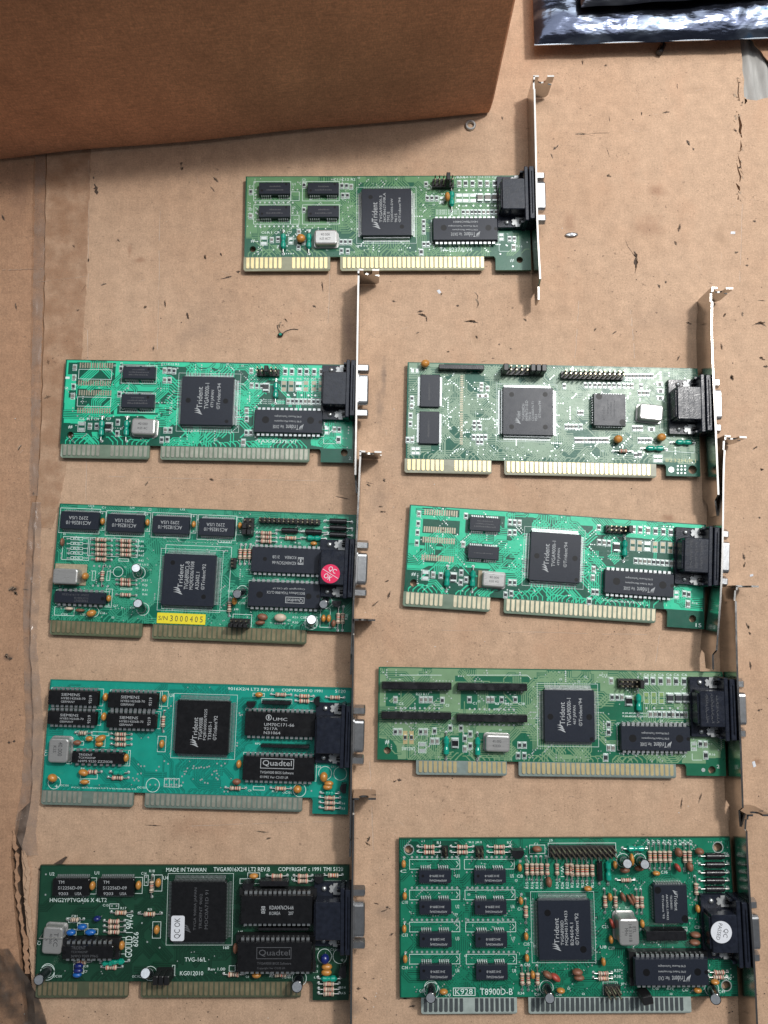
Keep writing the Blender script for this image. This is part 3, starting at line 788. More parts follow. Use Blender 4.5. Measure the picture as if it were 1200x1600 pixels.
# ================================================================== cardboard on the floor (setting)
def wp(pts, z=0.0): return [W(u, v, z) for u, v in pts]
def cardboard_mat(name, base, stains_and_shadow=(), streak=1.0, dark=1.0):
    m = bpy.data.materials.new(name); m.use_nodes = True; nt = m.node_tree; N = nt.nodes; Lk = nt.links
    b = N['Principled BSDF']; b.inputs['Roughness'].default_value = 0.72; b.inputs['Specular IOR Level'].default_value = 0.25
    geo = N.new('ShaderNodeNewGeometry')
    def mapping(sx, sy, rot=0):
        mp = N.new('ShaderNodeMapping'); mp.inputs['Scale'].default_value = (sx, sy, 1); mp.inputs['Rotation'].default_value = (0, 0, rot); Lk.new(geo.outputs['Position'], mp.inputs[0]); return mp.outputs[0]
    def noise(vec, sc_, det=4, rough=.55):
        n = N.new('ShaderNodeTexNoise'); n.inputs['Scale'].default_value = sc_; n.inputs['Detail'].default_value = det; n.inputs['Roughness'].default_value = rough; Lk.new(vec, n.inputs['Vector']); return n.outputs[0]
    def rng(f, a, b_, c_, d):
        r = N.new('ShaderNodeMapRange'); r.inputs[1].default_value = a; r.inputs[2].default_value = b_; r.inputs[3].default_value = c_; r.inputs[4].default_value = d; Lk.new(f, r.inputs[0]); return r.outputs[0]
    def mul(cin, f):
        x = N.new('ShaderNodeMix'); x.data_type = 'RGBA'; x.blend_type = 'MULTIPLY'; x.inputs[0].default_value = 1; Lk.new(cin, x.inputs[6]); Lk.new(f, x.inputs[7]); return x.outputs[2]
    def mixc(fac, cin, colr):
        x = N.new('ShaderNodeMix'); x.data_type = 'RGBA'; Lk.new(fac, x.inputs[0]); Lk.new(cin, x.inputs[6]); x.inputs[7].default_value = (*colr, 1); return x.outputs[2]
    rgb = N.new('ShaderNodeRGB'); rgb.outputs[0].default_value = (*base, 1); cc = rgb.outputs[0]
    v0 = mapping(1, 1)
    big = noise(v0, 14, 3); cc = mixc(rng(big, .42, .70, 0, .55), cc, (base[0]*.86, base[1]*.79, base[2]*.74))
    mid = noise(v0, 150, 5, .62); cc = mul(cc, rng(mid, .25, .75, .86, 1.13)); g2 = noise(v0, 1050, 3, .6); cc = mul(cc, rng(g2, .25, .75, .84, 1.15))
    fib = noise(mapping(1, .16, .05), 900, 4, .7); cc = mul(cc, rng(fib, .25, .75, 1-.07*streak, 1+.06*streak))
    fib2 = noise(mapping(.10, 1, -.03), 700, 3, .7); cc = mul(cc, rng(fib2, .3, .7, 1-.03*streak, 1+.03*streak))
    fine = noise(v0, 2600, 2, .6); cc = mul(cc, rng(fine, .25, .75, .80, 1.18))
    # pale and pinkish blotches
    bl = noise(mapping(1, .7), 34, 4); cc = mixc(rng(bl, .57, .72, 0, .28), cc, (base[0]*1.02, base[1]*.88, base[2]*.82))
    # flutes of the corrugation, faint
    w = N.new('ShaderNodeTexWave'); w.wave_type = 'BANDS'; w.bands_direction = 'X'; w.inputs['Scale'].default_value = 23; w.inputs['Distortion'].default_value = 1.5; w.inputs['Detail'].default_value = 1
    Lk.new(mapping(1, .02, .012), w.inputs['Vector']); cc = mul(cc, rng(w.outputs[1], 0, 1, .98, 1.012))
    # tiny dark specks and grime fields
    sp = noise(mapping(1, 1), 1500, 2, .5); gr = noise(v0, 25, 4)
    s1 = N.new('ShaderNodeMath'); s1.operation = 'MULTIPLY'; Lk.new(rng(sp, .65, .72, 0, 1), s1.inputs[0]); Lk.new(rng(gr, .48, .66, .05, 1), s1.inputs[1])
    cc = mixc(s1.outputs[0], cc, (.10, .065, .045))
    sw = noise(mapping(1, 1.3, .5), 380, 2, .6); s2 = N.new('ShaderNodeMath'); s2.operation = 'MULTIPLY'; Lk.new(rng(sw, .64, .74, 0, .75), s2.inputs[0]); Lk.new(rng(gr, .40, .6, 0, 1), s2.inputs[1])
    cc = mixc(s2.outputs[0], cc, (.13, .085, .06))
    for (u, v, rx, ry, k, colr) in stains_and_shadow:
        x, y = W(u, v); vm = N.new('ShaderNodeMapping'); vm.vector_type = 'TEXTURE'; vm.inputs['Location'].default_value = (x*MM, y*MM, 0); vm.inputs['Scale'].default_value = (rx*MM/3, ry*MM/3, 1)
        dn = N.new('ShaderNodeTexNoise'); dn.inputs['Scale'].default_value = 160; dn.inputs['Detail'].default_value = 4; Lk.new(geo.outputs['Position'], dn.inputs['Vector'])
        Lk.new(geo.outputs['Position'], vm.inputs[0]); ln_ = N.new('ShaderNodeVectorMath'); ln_.operation = 'LENGTH'
        sep = N.new('ShaderNodeVectorMath'); sep.operation = 'MULTIPLY'; sep.inputs[1].default_value = (1, 1, 0); Lk.new(vm.outputs[0], sep.inputs[0]); Lk.new(sep.outputs[0], ln_.inputs[0])
        ad = N.new('ShaderNodeMath'); ad.operation = 'MULTIPLY_ADD'; ad.inputs[1].default_value = 1.6; Lk.new(dn.outputs[0], ad.inputs[0]); Lk.new(ln_.outputs['Value'], ad.inputs[2])
        cc = mixc(rng(ad.outputs[0], 1.0, 1.9, k, 0), cc, colr)
    Lk.new(cc, b.inputs['Base Color'])
    h1 = N.new('ShaderNodeMath'); h1.operation = 'ADD'; Lk.new(noise(v0, 500, 5, .65), h1.inputs[0]); Lk.new(noise(mapping(1, .3), 60, 4), h1.inputs[1])
    bp = N.new('ShaderNodeBump'); bp.inputs['Strength'].default_value = .40; bp.inputs['Distance'].default_value = .0005; Lk.new(h1.outputs[0], bp.inputs['Height'])
    Lk.new(bp.outputs[0], b.inputs['Normal'])
    return m
REDD = (.27,.135,.08); GREY = (.16,.125,.105); TANB = (.30,.19,.12)
stains_and_shadow = [(1027,298,18,15,.5,REDD),(1013,352,30,22,.35,REDD),(888,350,12,22,.35,REDD),(1125,368,14,25,.35,TANB),(203,392,5,12,.55,REDD),(219,406,10,6,.5,REDD),
          (600,590,5,40,.5,GREY),(593,640,7,30,.4,GREY),(545,520,10,45,.45,(.22,.14,.12)),(462,530,18,8,.5,TANB),(744,525,10,16,.45,TANB),(1045,810,14,7,.55,REDD),(1090,140,30,10,.25,TANB),  # the tall patch left of the mint card's bracket paints its soft shadow
          (870,140,12,18,.3,TANB),(1183,1190,7,7,.6,(.2,.1,.05)),(600,1425,18,10,.35,GREY),(545,1575,20,14,.45,GREY),(300,1295,60,16,.25,REDD),(640,700,40,60,.18,GREY),(330,490,60,60,.15,GREY),
          (590,780,25,45,.22,GREY),(1050,500,80,30,.15,GREY),(300,520,25,25,.2,GREY),(1150,1450,25,60,.2,TANB)]
M_CARDB = cardboard_mat('cardboard_tan', (0.53,0.357,0.240), stains_and_shadow)
M_CARDL = cardboard_mat('cardboard_orange_brown', (0.43,0.258,0.160), [(22,921,9,7,.8,(.05,.03,.02)),(12,1027,8,6,.6,(.08,.05,.04)),(30,300,18,60,.4,(.22,.13,.09))], 1.2)
M_UNDER = mat('inner_cardboard', (0.10, 0.065, 0.045), .85, var=.3, vscale=200)
M_TORN = mat('torn_kraft', (0.42, 0.31, 0.22), .85, var=.25, vscale=900, bump=.6)
M_DARKTEAR = mat('gouge_brown', (0.075, 0.05, 0.036), .85, var=.4, vscale=1500)
M_GREYC = mat('grey_corrugated_paper', (0.36, 0.35, 0.33), .8, var=.18, vscale=350, bump=.5, bscale=700, aniso=(1,.2,1))
M_SPECK = mat('dark_debris', (0.045, 0.034, 0.028), .8)
M_FLECK = mat('pale_debris', (0.62, 0.58, 0.52), .7)

rj = random.Random(5)
def jag(pts, amp, step=6.0):
    out = []
    for a, b in zip(pts[:-1], pts[1:]):
        L_ = math.hypot(b[0]-a[0], b[1]-a[1]); n = max(1, int(L_/step))
        for k in range(n): out.append((a[0]+(b[0]-a[0])*k/n+rj.uniform(-amp, amp), a[1]+(b[1]-a[1])*k/n))
    out.append(pts[-1]); return out
m = MB(); m.box(-900,-900,-14,900,900,-6.2); o = put('ground', m.mesh('ground', [M_UNDER])); o['kind'] = 'structure'
# seam between the two sheets
seam = jag([(76,-400),(74,240),(71,330),(70,450),(68,560),(63,700),(56,800),(51,900),(47,1000),(52,1120),(50,1240),(34,1330),(38,1420),(47,1500),(55,1600),(60,2100)], 1.0, 14)
right = wp(seam)+[(900,-900),(900,900)]
def sliver(pts, ws):
    l = []; r_ = []
    for (x, y), w_ in zip(pts, ws): l.append((x-w_+rj.uniform(-.5,.5), y)); r_.append((x+w_+rj.uniform(-.5,.5), y))
    return wp(l+r_[::-1])
crack = [sliver([(1154,178),(1155,186),(1157,196),(1156,205),(1159,215)],[.4,1.8,2.4,2.0,.5]), sliver([(1157,219),(1158,228),(1156,238)],[.3,1.3,.5]),
         sliver([(1153,243),(1156,253),(1158,264)],[.4,1.4,.4]), sliver([(1151,255),(1154,266),(1157,276),(1156,284)],[.3,1.0,1.2,.4]), sliver([(1150,286),(1154,292),(1156,298)],[.6,2.4,.8]), sliver([(1154,305),(1153.5,312)],[.4,1.2]),
         sliver([(1152,122),(1154,132),(1153,146),(1156,158)],[.2,.9,.7,.3]), sliver([(1164,152),(1166,158),(1164,163)],[.8,1.6,.5])]
expo = wp([(1153,20),(1157,70),(1160,95),(1160,110),(1163,125),(1162,140),(1163,154),(1172,156),(1182,157),(1192,154),(1204,152),(1260,150),(1260,20)])
expo = [(x, y) for x, y in expo]
me = curve_mesh('cardboard_sheet', [right]+crack+[expo], 3.4, [M_CARDB], -1.7); o = put('cardboard_floor', me); o['kind'] = 'structure'
left = wp([(u-2.2 if v < 800 else u-3.2 if v < 1260 else u-17, v) for u, v in seam])+[(-900,-900),(-900,900)]
me = curve_mesh('cardboard_sheet_left', [left], 3.4, [M_CARDL], -2.0); o = put('cardboard_floor', me); o['kind'] = 'structure'
# exposed fluting
m = MB(); x0, y1 = W(1145,20); x1, y0 = W(1260,165); n = 60
fl = lambda x, y: -1.9+1.15*math.sin((x+0.10*(y-y0))/8.3*2*math.pi)*(.8+.2*math.sin(y*.3))+.12*math.sin(y*1.7)
vs = [(x0+(x1-x0)*i/n, y0+(y1-y0)*j/12, fl(x0+(x1-x0)*i/n, y0+(y1-y0)*j/12)) for j in range(13) for i in range(n+1)]
m.add(vs, [(j*(n+1)+i, j*(n+1)+i+1, (j+1)*(n+1)+i+1, (j+1)*(n+1)+i) for j in range(12) for i in range(n)], 0, True)
o = put('corrugated_paper', m.mesh('corrugated_paper', [M_GREYC])); o['kind'] = 'structure'
# a brown flap folded over its corner
me = curve_mesh('torn_flap', [wp(jag([(1169,55),(1178,72),(1188,84),(1196,95),(1206,104),(1262,120)], 1.2, 5)+[(1262,40)])], .5, [M_CARDL], .9)
fo = put('torn_flap', me); tag(fo, 'brown torn cardboard flap lying over the grey fluting at the right edge', 'cardboard flap')
# torn lips along the crack
m = MB()
for k in range(46):
    y = 118+k*4.4+rj.uniform(-2,2); x = 1154+rj.uniform(-6,7); a = W(x, y); s_ = rj.uniform(.5,1.7)
    m.add([(a[0]+rj.uniform(-s_,s_), a[1]+rj.uniform(-s_,s_), rj.uniform(.02,.10)) for _ in range(2)]+[(a[0]+rj.uniform(-s_,s_), a[1]+rj.uniform(0,s_*2), rj.uniform(.3,1.1))], [(0,1,2)], rj.choice((0,0,1)))
put('torn_paper_fibres', m.mesh('torn_paper_fibres', [M_TORN, M_DARKTEAR]), kind='stuff')

# gouges and nicks in the cardboard: a dark hollow with a lifted lip
m = MB()
def gouge(u, v, L_, ang, w=1.0, lift=.6, curve=0.0):
    w *= .72; parts = rj.randint(1, 3) if L_ > 7 else 1
    gouge1(u, v, L_*(.95 if parts == 1 else .62), ang, w, lift, curve)
    for _ in range(parts-1):
        s_ = rj.uniform(-.42, .42); a = R(ang); gouge1(u+L_*s_*math.cos(a)+rj.uniform(-1,1), v-L_*s_*math.sin(a)+rj.uniform(-1,1), L_*rj.uniform(.3,.6), ang+rj.uniform(-22,22), w*rj.uniform(.35,.8), lift*.7, curve)
def gouge1(u, v, L_, ang, w=1.0, lift=.6, curve=0.0):
    x, y = W(u, v); l = L_/3.0; a = R(ang); n = 11; up = []; dn = []
    for i in range(n):
        t_ = i/(n-1)*2-1; ww = w*.5*(1-abs(t_)**1.3)*rj.uniform(.25,1.35)+.03
        px = t_*l/2; py = curve*l*(1-t_*t_)+rj.uniform(-.12,.12)*w; px, py = px*math.cos(a)-py*math.sin(a), px*math.sin(a)+py*math.cos(a)
        nx, ny = -math.sin(a), math.cos(a)
        up.append((x+px+nx*ww, y+py+ny*ww, .03)); dn.append((x+px-nx*ww, y+py-ny*ww, .03))
    m.add(up+dn, [(i, i+1, n+i+1, n+i) for i in range(n-1)], 1)
    if lift:
        tp = [(p[0]+math.copysign(.25, nx+.01)*rj.uniform(.3,1), p[1]+.3*rj.uniform(.3,1), .05+lift*(1-abs(i/(n-1)*2-1))) for i, p in enumerate(up)]
        m.add(up+tp, [(i, i+1, n+i+1, n+i) for i in range(n-1)], 0)
for g in [(1189,560,12,-20,1.4,1.0),(1180,700,10,30,1.2,.8),(1110,940,9,-40,.9,.5),(1172,1040,14,-85,1.0,.6),(1186,1110,9,20,1.3,.5),(1060,560,11,60,.8,.5),(1075,505,13,-15,.8,.6),(960,520,9,35,1.0,.4),(420,1310,12,10,.9,.3),(230,755,10,60,1.0,.5),(330,750,13,-25,.8,.5),(240,545,12,80,.9,.7),(30,700,14,70,1.0,.3),(25,480,16,-75,.8,.3),(820,500,12,-35,.9,.5),(930,515,10,50,.7,.4),(909.6,98,9,-80,.9),(946,103,6,0,1.2),(1075,223,17,-62,1.9,.2),(1083,233,6,-70,1.4,.2),(950.7,275,10,-30,1.3),(1041,176,14,10,.9),(993,411,32,-88,2.2,1.2),(990,398,24,-60,.5,0),(983,388,26,-58,.4,0),
          (1061,358,18,75,1.2),(1055,380,12,-70,1.4),(1002,178,7,-85,1.0),(1029,447,9,-60,1.6,.3),(1040,441,4,0,2,.3),(1178.6,346,6,-20,1.5,.3),(952,186,13,-85,.6,0),(1058,135,12,-85,.5,0),(950,238,18,-75,.5,0),
          (937,208,60,2,.35,0),(910,210,18,0,.9,.4),(660,493,17,-20,1.4,.9),(657,487,12,12,.9),(666,499,9,-80,1.0),(715,478,6,0,1.6,.2),(743,474,26,-82,.8,.3,.25),(736,503,24,-6,1.8,1.4),(744,527,10,-65,.6),(653,520,6,35,.9,.2),
          (615,471,7,-15,1.2,.3),(503.7,448,20,-82,.9,.5),(491,479,7,-30,1.5,.3),(438,509,14,80,.8,.5,.2),(446,500,10,-50,.6),(1144.6,590,17,-78,2.4,1.0,-.2),(1186,510,24,-5,1.4,1.0,.2),(1190,503,20,5,.8,.5,-.2),
          (1196,573,9,0,1.6,.5),(1161.9,870,13,-80,1.9,.3),(1163,884,10,70,1.2),(1191,734,9,20,2.0,.4),(1168.7,980,12,-72,1.8,.4),(1171,990,6,-60,1.2),(1187,809,4,90,1.6,.2),(1133,492,8,40,1.3,1),(1128,542,9,90,1.2,.8),
          (594,792,9,0,1,.6),(597,800,12,5,.9,.6),(608,930,14,70,1.4,.9),(605.6,908,8,30,1,.8),(585,945,14,40,.9,.7),(575.6,758,8,-30,1.6,.2),(600,750,8,-60,2,.2),(578,755,22,-12,.4,0),(576,1311,17,60,1.6,.5),(573,1318,12,-45,1.0,.8),
          (624,1219,7,0,2.2,.2),(617,1221,6,30,1.2,.6),(150,296,22,-76,3.6,.1),(146,278,10,-80,1.4,.3),(283,256,11,-80,2.0,.6),(284,264,9,75,2.0,.7),(357,433,22,14,1.6,0),(372,425,8,10,2.4,0),(293,494,13,-70,2.2,1.0),(258,476,17,-84,1.2,.8),
          (320,402,13,-75,2.0,1.0),(345,398,7,-60,1.2,.8),(115,385,6,-40,1.3,.3),(122,485,8,35,1.7,.2),(163,444,13,4,1.3,.3),(228,480,8,60,1.2,1),(185,376,9,-40,1,.4),(337,281,14,-42,1.6,.5),(333,297,14,-55,.7,.3),
          (138,407,10,80,1.2,0),(131,450,16,60,.7,0),(75,566,9,-70,2.0,.4),(74,621,12,20,2.2,.4),(63,627,6,-40,2,.3),(52,771,5,-80,1.8,.3),(20,920,14,20,3.2,.4),(24,926,10,-50,2.6,.4),(40,921,12,-10,.8,0),(10,1024,9,-60,2.6,.2),(16,1029,7,0,2.4,.2),
          (14,1160,5,0,1.8,0),(22,1158,5,0,1.8,0),(5,340,12,-60,1.6,.3),(520,697,8,10,.7,.3),(535,778,24,-12,.7,.3),(700,550,5,0,.7),(780,538,4,0,1.3,.1),(798,545,4,0,1,.1),(1167,415,6,0,1.4,.2),(1150,395,8,10,1.5,.2),
          (867,232,14,40,1.2,.4),(862,244,10,-70,.8,.3),(785,185,9,-80,.8,.2),(772,135,16,-82,1.2,.5),(690,460,5,60,.8,.8),(1140,1530,12,30,1.2,.2),(635,1560,20,0,1.2,.1),(645,1572,14,10,1.2,.1),(605,1418,8,-20,1.5,.2),(600,1423,12,20,.9,.2),
          (588,1412,9,-15,.9,.3),(612,1460,8,30,1.2,.2),(560,1545,7,0,1.8,.2),(545,1552,9,20,1.2,.2),(570,1560,9,-30,1.0,.2),(1160,490,8,-80,1.4,.2),(1190,470,14,-5,.6,.3),(240,1290,26,-3,.5,.3),(410,1300,30,-4,.5,.3),(1065,1255,18,80,.8,.5),(1095,1245,20,70,.8,.4)]:
    gouge(*g)
put('cardboard_tear', m.mesh('cardboard_tear', [M_TORN, M_DARKTEAR]), kind='stuff')
# crumbs and specks
m = MB()
CL = [(rj.uniform(0,1200), rj.uniform(250,1600), rj.uniform(12,60)) for _ in range(34)]
for k in range(1500):
    u = rj.uniform(-30, 1230); v = rj.uniform(60, 1620)
    if rj.random() < .5: q_ = rj.choice(CL); u = rj.gauss(q_[0], q_[2]); v = rj.gauss(q_[1], q_[2]*1.4)
    if rj.random() < .35: u = rj.choice((rj.gauss(590,22), rj.gauss(1165,28), rj.gauss(300,120))); v = rj.choice((rj.uniform(300,1600), rj.gauss(1560,30)))
    x, y = W(u, v); s_ = rj.choice((.07,.09,.12,.15,.2,.34)); n = rj.randint(3, 5); a0 = rj.uniform(0, 6)
    e = rj.uniform(.35, 1)
    pts = [(x+s_*math.cos(a0+6.283*i/n), y+s_*e*math.sin(a0+6.283*i/n)) for i in range(n)]
    m.rings([[(p[0],p[1],-.02) for p in pts], [(p[0],p[1],s_*.5) for p in pts]], 0 if rj.random() < .8 else 1)
sm = MB()
for (u0,v0,u1,v1) in ((139,250,137,560),(137,560,134,800),(520,300,512,520),(905,470,898,560),(578,1190,583,1330),(985,480,992,560),(250,330,246,545),(1160,320,1156,440),(300,1290,520,1283),(60,440,135,432),(690,985,1010,992),(1030,990,1025,1035),(4,422,66,420),(170,745,520,752)):
    n = 14; pr = None
    for k in range(n+1):
        p = W(u0+(u1-u0)*k/n+rj.uniform(-.7,.7), v0+(v1-v0)*k/n+rj.uniform(-.7,.7))
        if pr and rj.random() < .85: sm.line(pr, p, rj.uniform(.12,.28), .014, 0); sm.line((pr[0]+.22,pr[1]-.05), (p[0]+.22,p[1]-.05), .10, .0145, 1)
        pr = p
for k in range(520):
    u = rj.uniform(0, 1200); v = rj.uniform(70, 1600); x, y = W(u, v); a = rj.gauss(math.pi/2, .9) if rj.random() < .6 else rj.uniform(0, 3.1); l = rj.uniform(.8, 4.5); ww = rj.uniform(.05,.13)
    p = [(x, y)]
    for _ in range(3): a += rj.uniform(-.25,.25); p.append((p[-1][0]+math.cos(a)*l/3, p[-1][1]+math.sin(a)*l/3))
    mi = rj.choice((0,0,1,1,2))
    for q0, q1 in zip(p[:-1], p[1:]): sm.line(q0, q1, ww, .015+.002*mi, mi)
put('scratches', sm.mesh('scratches', [mat('pale_scuff', (.60,.47,.37), .8), mat('brown_scuff', (.27,.18,.125), .8), mat('grey_scuff', (.20,.15,.12), .8)]), kind='stuff')
put('crumbs', m.mesh('crumbs', [M_SPECK, M_FLECK]), kind='stuff')

# packing tape over the seam: clear, glossy, wrinkled
def film_mat(name, tint, alpha, rough, bumps):
    m = mat(name, tint, rough, alpha=alpha, bump=bumps, bscale=180, spec=.8)
    nt = m.node_tree; n = nt.nodes.new('ShaderNodeTexNoise'); n.inputs['Scale'].default_value = 110; n.inputs['Detail'].default_value = 5; g = nt.nodes.new('ShaderNodeNewGeometry'); nt.links.new(g.outputs['Position'], n.inputs['Vector'])
    r = nt.nodes.new('ShaderNodeMapRange'); r.inputs[1].default_value = .35; r.inputs[2].default_value = .65; r.inputs[3].default_value = alpha*.35; r.inputs[4].default_value = min(1, alpha*1.6); nt.links.new(n.outputs[0], r.inputs[0]); nt.links.new(r.outputs[0], nt.nodes['Principled BSDF'].inputs['Alpha'])
    return m
M_TAPE = film_mat('clear_packing_tape', (.42,.24,.14), .30, .22, .5)
M_FILM = film_mat('brown_plastic_film', (.075,.055,.042), .58, .40, 1.0)
def film(name, path, widths, ridge, mat_, seed, z0=.25, nseg=9, twist=0):
    rr = random.Random(seed); m = MB(); pts = []
    from mathutils import noise as mn
    P = []
    for (a, b), (w0, w1) in zip(zip(path[:-1], path[1:]), zip(widths[:-1], widths[1:])):
        L_ = math.hypot(b[0]-a[0], b[1]-a[1]); n = max(2, int(L_/5))
        for k in range(n): P.append((a[0]+(b[0]-a[0])*k/n, a[1]+(b[1]-a[1])*k/n, w0+(w1-w0)*k/n))
    for i, (u, v, w_) in enumerate(P):
        for j in range(nseg+1):
            uu = u-w_/2+w_*j/nseg; x, y = W(uu+ (rr.uniform(-1,1) if j in (0,nseg) else 0), v)
            q = mn.noise(Vector((x*.25+seed, y*.06, 0)))*.5+mn.noise(Vector((x*.8, y*.3, seed)))*.25
            r_ = ridge(v); edge = math.sin(math.pi*j/nseg)
            pts.append((x, y, z0+r_*(abs(q)*3.0*edge+.05)))
    c_ = nseg+1; m.add(pts, [(i*c_+j, i*c_+j+1, (i+1)*c_+j+1, (i+1)*c_+j) for i in range(len(P)-1) for j in range(nseg)], 0, True)
    o = put(name, m.mesh(name, [mat_])); return o
o = film('packing_tape', [(98,225),(95,330),(92,450),(88,560),(80,700),(70,790),(62,830)], [90,88,86,80,60,44,38], lambda v: .12, M_TAPE, 3)
tag(o, 'wide flat strip of clear packing tape over the cardboard seam, upper left', 'tape')
o = film('packing_tape', [(64,240),(62,400),(58,560),(55,700),(53,780)], [16,17,15,14,14], lambda v: .5, film_mat('cloudy_tape', (.47,.36,.29), .26, .25, .6), 8, z0=.55)
tag(o, 'narrow cloudy strip of folded tape along the cardboard seam, upper left', 'tape')
o = film('packing_tape', [(58,785),(54,850),(51,930),(48,1000),(51,1060),(55,1130),(50,1230),(40,1300),(52,1340)], [14,22,26,20,24,28,30,34,20], lambda v: 1.6, film_mat('crumpled_tape', (.40,.30,.24), .34, .15, .9), 12, z0=.7)
tag(o, 'crumpled ridge of clear tape lifting off the seam beside the left cards', 'tape')
o = film('plastic_film', [(0,1480),(8,1530),(18,1570),(25,1640)], [30,80,100,120], lambda v: 2.0, M_FILM, 21, z0=1.2, nseg=26)
tag(o, 'crumpled dark plastic film in the bottom left corner', 'plastic film')
me = curve_mesh('torn_edge', [wp(jag([(20,1296),(25,1335),(24,1380),(32,1430),(38,1470),(40,1520)],2.5,5)+jag([(47,1520),(43,1470),(36,1430),(30,1380),(29,1335),(24,1296)],2.5,5))], .5, [M_CARDL], .7)
o = put('cardboard_strip', me); tag(o, 'torn strip of cardboard edge standing beside the lowest left card', 'cardboard strip')
me = curve_mesh('torn_edge', [wp(jag([(36,1318),(42,1360),(40,1410),(46,1450),(50,1500),(54,1560)],2.5,5)+jag([(62,1560),(58,1500),(52,1450),(47,1410),(48,1360),(41,1318)],2.0,5))], .4, [M_CARDB], .9)
o = put('cardboard_strip', me); tag(o, 'narrow torn paper strip hard against the left end of the lowest left card', 'cardboard strip')
me = curve_mesh('folded_scrap', [wp([(62,1356),(80,1352),(104,1337),(107,1338),(96,1352),(84,1360),(66,1362)])], .5, [M_DARKTEAR], 1.2)
o = put('cardboard_scrap', me); tag(o, 'dark folded cardboard scrap at the top left corner of the lowest left card', 'scrap')

# ================================================================== brown box
M_BOX = mat('box_kraft_brown', (0.60, 0.305, 0.175), .75, var=.12, vscale=40, spec=.25)
nt = M_BOX.node_tree; b = nt.nodes['Principled BSDF']; geo = nt.nodes.new('ShaderNodeNewGeometry')
def chain(scale, sx, sy, sz, lo, hi, a=.25, bb=.75, rot=(0,0,0)):
    mp = nt.nodes.new('ShaderNodeMapping'); mp.inputs['Scale'].default_value = (sx,sy,sz); mp.inputs['Rotation'].default_value = rot; nt.links.new(geo.outputs['Position'], mp.inputs[0])
    n = nt.nodes.new('ShaderNodeTexNoise'); n.inputs['Scale'].default_value = scale; n.inputs['Detail'].default_value = 5; n.inputs['Roughness'].default_value = .65; nt.links.new(mp.outputs[0], n.inputs['Vector'])
    r = nt.nodes.new('ShaderNodeMapRange'); r.inputs[1].default_value = a; r.inputs[2].default_value = bb; r.inputs[3].default_value = lo; r.inputs[4].default_value = hi; nt.links.new(n.outputs[0], r.inputs[0])
    src = b.inputs['Base Color'].links[0].from_socket
    x = nt.nodes.new('ShaderNodeMix'); x.data_type = 'RGBA'; x.blend_type = 'MULTIPLY'; x.inputs[0].default_value = 1; nt.links.new(src, x.inputs[6]); nt.links.new(r.outputs[0], x.inputs[7]); nt.links.new(x.outputs[2], b.inputs['Base Color'])
    return n
chain(1300, 1, 1, .5, .72, 1.28); chain(420, .7, .7, 1, .88, 1.12); chain(900, .22, .22, 1.5, .82, 1.22, rot=(.3,.5,.2)); chain(15, 1, 1, 1, .88, 1.10)
nb = nt.nodes.new('ShaderNodeTexNoise'); nb.inputs['Scale'].default_value = 900; nt.links.new(geo.outputs['Position'], nb.inputs['Vector'])
bp = nt.nodes.new('ShaderNodeBump'); bp.inputs['Strength'].default_value = .4; bp.inputs['Distance'].default_value = .0003; nt.links.new(nb.outputs[0], bp.inputs['Height']); nt.links.new(bp.outputs[0], b.inputs['Normal'])
BZ0, BZ1 = 1.6, 112.0
fr = W(764,178,BZ0); fl_ = W(0,246,BZ0)
dx, dy = fr[0]-fl_[0], fr[1]-fl_[1]; ll = math.hypot(dx, dy); ux, uy = dx/ll, dy/ll; nx, ny = -uy, ux
fl2 = (fr[0]-ux*420, fr[1]-uy*420)
root = bpy.data.objects.new('cardboard_box', None); col.objects.link(root); root.location = (fr[0]*MM, fr[1]*MM, 0); root.rotation_euler = (0,0,math.atan2(uy,ux))
tag(root, 'big brown cardboard box standing at the top left, its side facing the cards', 'box')
# front panel with a slight bow, bottom edge rounded under
m = MB(); nxs = 60; nzs = 14; vs = []
for j in range(nzs+1):
    for i in range(nxs+1):
        x = -420+420*i/nxs; t_ = j/nzs; z = BZ0+(BZ1-BZ0)*t_**1.7
        bow = -1.6*math.sin(math.pi*i/nxs*1.0)*math.exp(-z/60)+.5*math.sin(x*.05)*math.exp(-z/25)
        y = bow+(1.2*math.exp(-(z-BZ0)/1.2)); z2 = z-(.6*math.sin((x+40)*.017)+.4*math.sin(x*.06))*math.exp(-(z-BZ0)/6)
        vs.append((x, y, z2))
m.add(vs, [(j*(nxs+1)+i, j*(nxs+1)+i+1, (j+1)*(nxs+1)+i+1, (j+1)*(nxs+1)+i) for j in range(nzs) for i in range(nxs)], 0, True)
put('front_panel', m.mesh('front_panel', [M_BOX]), root)
m = MB(); m.rings([[(0,1.2,BZ0+.6),(1.0,2.4,BZ0),(3.0,330,BZ0),(-0.5,330,BZ0)],[(0.0,.2,12),(1.2,1.2,12),(3,330,12),(-.5,330,12)],[(0,0,BZ1),(1.2,1,BZ1),(3,330,BZ1),(-.5,330,BZ1)]], 0)
put('side_panel', m.mesh('side_panel', [M_BOX]), root)
m = MB(); m.box(-420,3,BZ0-.8,-2,330,BZ0-.1); put('bottom_panel', m.mesh('bottom_panel', [M_UNDER]), root)
m = MB(); m.box(-420,3,BZ1-6,-1,330,BZ1-3); put('top_panel', m.mesh('top_panel', [M_BOX]), root)

